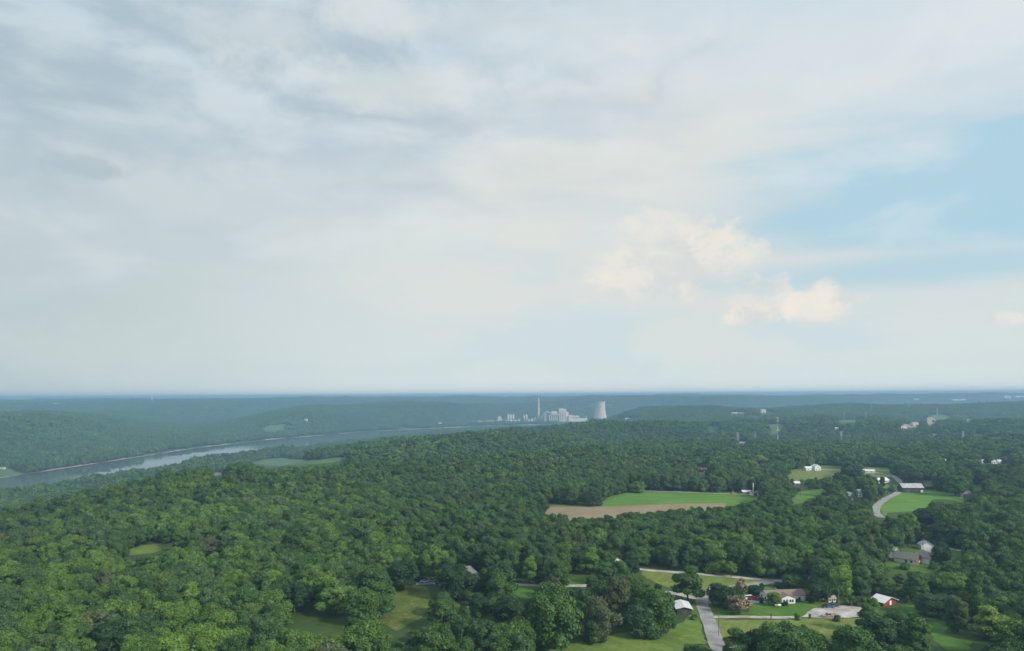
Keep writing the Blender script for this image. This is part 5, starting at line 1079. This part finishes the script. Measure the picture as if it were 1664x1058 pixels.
# far: groves laid along the slope
def groves(gap, y0, y1, scl):
    x, y = jgrid(gap, y0, y1, 0.78 * y1); n = len(x); z = H(x, y); e = 22.0
    sx_, sy_ = (H(x + e, y) - H(x - e, y)) / (2 * e), (H(x, y + e) - H(x, y - e)) / (2 * e)
    s, _ = pdist(x, y, RIV); bad = s < gap * 0.62
    vo = fbm(x, y, 1500, 71, 11); v2 = fbm(x, y, 420, 72, 9)
    bad |= ((vo > 0.42) & (v2 > 0.35) & (y > 3800))
    for fx, fy in ((0, 0), (.3, 0), (-.3, 0), (0, .3), (0, -.3)):
        bad |= clear_mask(x + fx * gap, y + fy * gap, z, np.full(n, 14.0), np.full(n, 8.0))
    k = ~bad; n = k.sum(); rz = rs.randint(0, 4, n) * (math.pi / 2)
    # tilt to the slope (turned into the grove's own frame)
    tx, ty = np.arctan(sy_[k]), -np.arctan(sx_[k]); colr = tone(rs, n, x[k], y[k]); colr = colr * 0.5 + colr.mean(0) * 0.5
    e3 = []
    for a, b, c_ in zip(tx, ty, rz):
        R_ = Matrix.Rotation(b, 3, 'Y') @ Matrix.Rotation(a, 3, 'X') @ Matrix.Rotation(c_, 3, 'Z'); q_ = R_.to_euler('XYZ'); e3.append(q_[:])
    e3 = np.array(e3)
    return np.stack([x[k], y[k], z[k] - 0.5, np.full(n, scl), np.full(n, scl), rs.uniform(0.9, 1.1, n), e3[:, 0], e3[:, 1], e3[:, 2], rs.randint(0, nF, n) + nN + nM, *colr.T], 1)
FAR1 = groves(41.0, D2 + 12, 5200, 1.0); FAR2 = groves(56.0, 5200, D3, 1.35)
print('trees', len(NEAR), len(MID), len(FAR1), len(FAR2))

# ------------------------------------------------------------------ the trees that show largest stand as things of their own
u, v = project(NEAR[:, 0], NEAR[:, 1], NEAR[:, 2] + NEAR[:, 5] * 11)
infr = (u > 6) & (u < 1658) & (v < 1050)
order = np.argsort(NEAR[:, 1] / NEAR[:, 5] + np.where(infr, 0, 1e6))
N_IND = 297 - len(TREES)
ind = order[:N_IND]; rest = np.setdiff1d(np.arange(len(NEAR)), ind)
LAND = [(1110, 985, 'white roofed shed'), (1145, 1020, 'lane'), (1275, 970, 'brown roofed white house'), (1355, 995, 'gravel lot'), (1445, 976, 'red walled shed'), (1470, 910, 'brick house'),
        (1615, 1000, 'yellow flowered tree'), (1530, 1030, 'corner glade'), (1020, 1045, 'hayfield'), (977, 1000, 'brownish round tree'), (902, 1000, 'largest tree of all'), (848, 960, 'garden lawn'),
        (763, 935, 'grey roofed house'), (665, 990, 'rough pasture'), (510, 1005, 'olive glade'), (168, 1040, 'dark tree at the bottom left'), (340, 885, 'brown leaved tree'), (130, 903, 'long field'),
        (10, 1040, 'bottom left corner'), (1655, 1040, 'bottom right corner'), (400, 1050, 'bottom edge left of the pasture'), (640, 1050, 'bottom edge below the pasture')]
ORD = ['nearest', 'second', 'third', 'fourth', 'fifth', 'sixth', 'seventh', 'eighth', 'ninth', 'tenth', 'eleventh', 'twelfth', 'thirteenth', 'fourteenth', 'fifteenth', 'sixteenth', 'seventeenth', 'eighteenth']
cells = {}
for i in ind:
    best = min(range(len(LAND)), key=lambda k_: math.hypot(u[i] - LAND[k_][0], (v[i] - LAND[k_][1]) * 1.6))
    dx, dy = u[i] - LAND[best][0], v[i] - LAND[best][1]
    side = ('right of' if dx > 0 else 'left of') if abs(dx) > abs(dy) * 1.3 else ('below' if dy > 0 else 'above')
    cells.setdefault((best, side), []).append((math.hypot(dx, dy), i))
IND_LABEL = {}
def tone_word(c_):
    L_ = c_[0] * .3 + c_[1] * .6 + c_[2] * .1
    if c_[0] > 0.85 * c_[1]: return 'brownish'
    if c_[0] > 0.6 * c_[1] and L_ > 0.08: return 'yellow green'
    return 'dark green' if L_ < 0.055 else ('light green' if L_ > 0.09 else 'mid green')
for (b, side), L_ in cells.items():
    cnt = {}
    for _, i in sorted(L_):
        w_ = tone_word(NEAR[i, 10:13]); k_ = cnt.get(w_, 0); cnt[w_] = k_ + 1
        name = LAND[b][2]; o_ = ORD[min(k_, 17)]
        IND_LABEL[i] = '%s %s forest tree %s the %s' % (o_, w_, side, name) if k_ else 'nearest %s forest tree %s the %s' % (w_, side, name)
def plant_tree(x, y, z, sx, sy, sz, rot, var, colr, label, group, name='broadleaf_tree', cat='tree', proto={}):
    t = thing(name, label, cat, (x, y, z), 0, group); t.rotation_euler = rot; t.scale = (sx, sy, sz)
    c_ = bpy.data.objects.new('crown', NEARV[var][0]); COL.objects.link(c_); c_.parent = t; c_['leaf'] = [float(a) for a in colr]
    k = bpy.data.objects.new('trunk', NEARV[var][1]); COL.objects.link(k); k.parent = t
    return t
for i in ind:
    r_ = NEAR[i]; plant_tree(r_[0], r_[1], r_[2], r_[3], r_[4], r_[5], (r_[6], r_[7], r_[8]), int(r_[9]), r_[10:13], IND_LABEL[i], 'trees of the near forest')
for (x, y, h_, rad, var, colr, label, grp, name, cat) in TREES:
    s_ = rad / NEARV[var][2]; plant_tree(x, y, h1(x, y) - 0.1, s_, s_, h_ / (18.3 if var != 4 and var != 2 else 17), (0, 0, (x * 7.1) % 6.28), var, colr, label, grp or 'trees standing out near the homesteads', name, cat)

# the mass of the forest: one object grown by a node tree
ALL = np.concatenate([NEAR[rest], MID, FAR1, FAR2])
fm = bpy.data.meshes.new('forest'); fm.vertices.add(len(ALL)); fm.vertices.foreach_set('co', ALL[:, :3].astype(np.float32).ravel())
def attr(nm, ty, arr):
    a_ = fm.attributes.new(nm, ty, 'POINT')
    if ty == 'INT': a_.data.foreach_set('value', arr.astype(np.int32))
    elif ty == 'FLOAT_COLOR': a_.data.foreach_set('color', np.concatenate([arr, np.ones((len(arr), 1))], 1).astype(np.float32).ravel())
    else: a_.data.foreach_set('vector', arr.astype(np.float32).ravel())
attr('scl', 'FLOAT_VECTOR', ALL[:, 3:6]); attr('rot', 'FLOAT_VECTOR', ALL[:, 6:9]); attr('shape', 'INT', ALL[:, 9]); attr('leaf', 'FLOAT_COLOR', ALL[:, 10:13])
forest = bpy.data.objects.new('forest', fm); COL.objects.link(forest); forest['kind'] = 'stuff'; forest['label'] = 'unbroken broadleaf forest rolling over the hills to the horizon'; forest['category'] = 'forest'
gt = bpy.data.node_groups.new('grow_forest', 'GeometryNodeTree')
gt.interface.new_socket('Geometry', in_out='INPUT', socket_type='NodeSocketGeometry'); gt.interface.new_socket('Geometry', in_out='OUTPUT', socket_type='NodeSocketGeometry')
gi = gt.nodes.new('NodeGroupInput'); go = gt.nodes.new('NodeGroupOutput'); iop = gt.nodes.new('GeometryNodeInstanceOnPoints'); ci = gt.nodes.new('GeometryNodeCollectionInfo')
ci.inputs['Collection'].default_value = vcol; ci.inputs['Separate Children'].default_value = True; ci.inputs['Reset Children'].default_value = True
def na(nm, dt):
    q_ = gt.nodes.new('GeometryNodeInputNamedAttribute'); q_.data_type = dt; q_.inputs[0].default_value = nm; return q_.outputs[0]
e2r = gt.nodes.new('FunctionNodeEulerToRotation'); gt.links.new(na('rot', 'FLOAT_VECTOR'), e2r.inputs[0])
gt.links.new(gi.outputs[0], iop.inputs['Points']); gt.links.new(ci.outputs[0], iop.inputs['Instance']); iop.inputs['Pick Instance'].default_value = True
gt.links.new(na('shape', 'INT'), iop.inputs['Instance Index']); gt.links.new(e2r.outputs[0], iop.inputs['Rotation']); gt.links.new(na('scl', 'FLOAT_VECTOR'), iop.inputs['Scale'])
gt.links.new(iop.outputs[0], go.inputs[0]); md = forest.modifiers.new('grow', 'NODES'); md.node_group = gt

# ------------------------------------------------------------------ the haze over the valley
hz = MB(); hb = WATER - 8.0; ht = 128.0
hz.box((0, 20000, (hb + ht) / 2), (110000, 60000, ht - hb))
hm = bpy.data.materials.new('haze'); hm.use_nodes = True; t = hm.node_tree
for n in list(t.nodes): t.nodes.remove(n)
pv_ = t.nodes.new('ShaderNodeVolumePrincipled'); pv_.inputs['Color'].default_value = (0.37, 0.61, 0.87, 1); pv_.inputs['Density'].default_value = 0.00016; pv_.inputs['Anisotropy'].default_value = 0.1
o_ = t.nodes.new('ShaderNodeOutputMaterial'); t.links.new(pv_.outputs[0], o_.inputs['Volume'])
hobj = hz.build('haze', hm); hobj['kind'] = 'stuff'; hobj['label'] = 'thin blue evening haze lying over the whole valley'; hobj['category'] = 'haze'
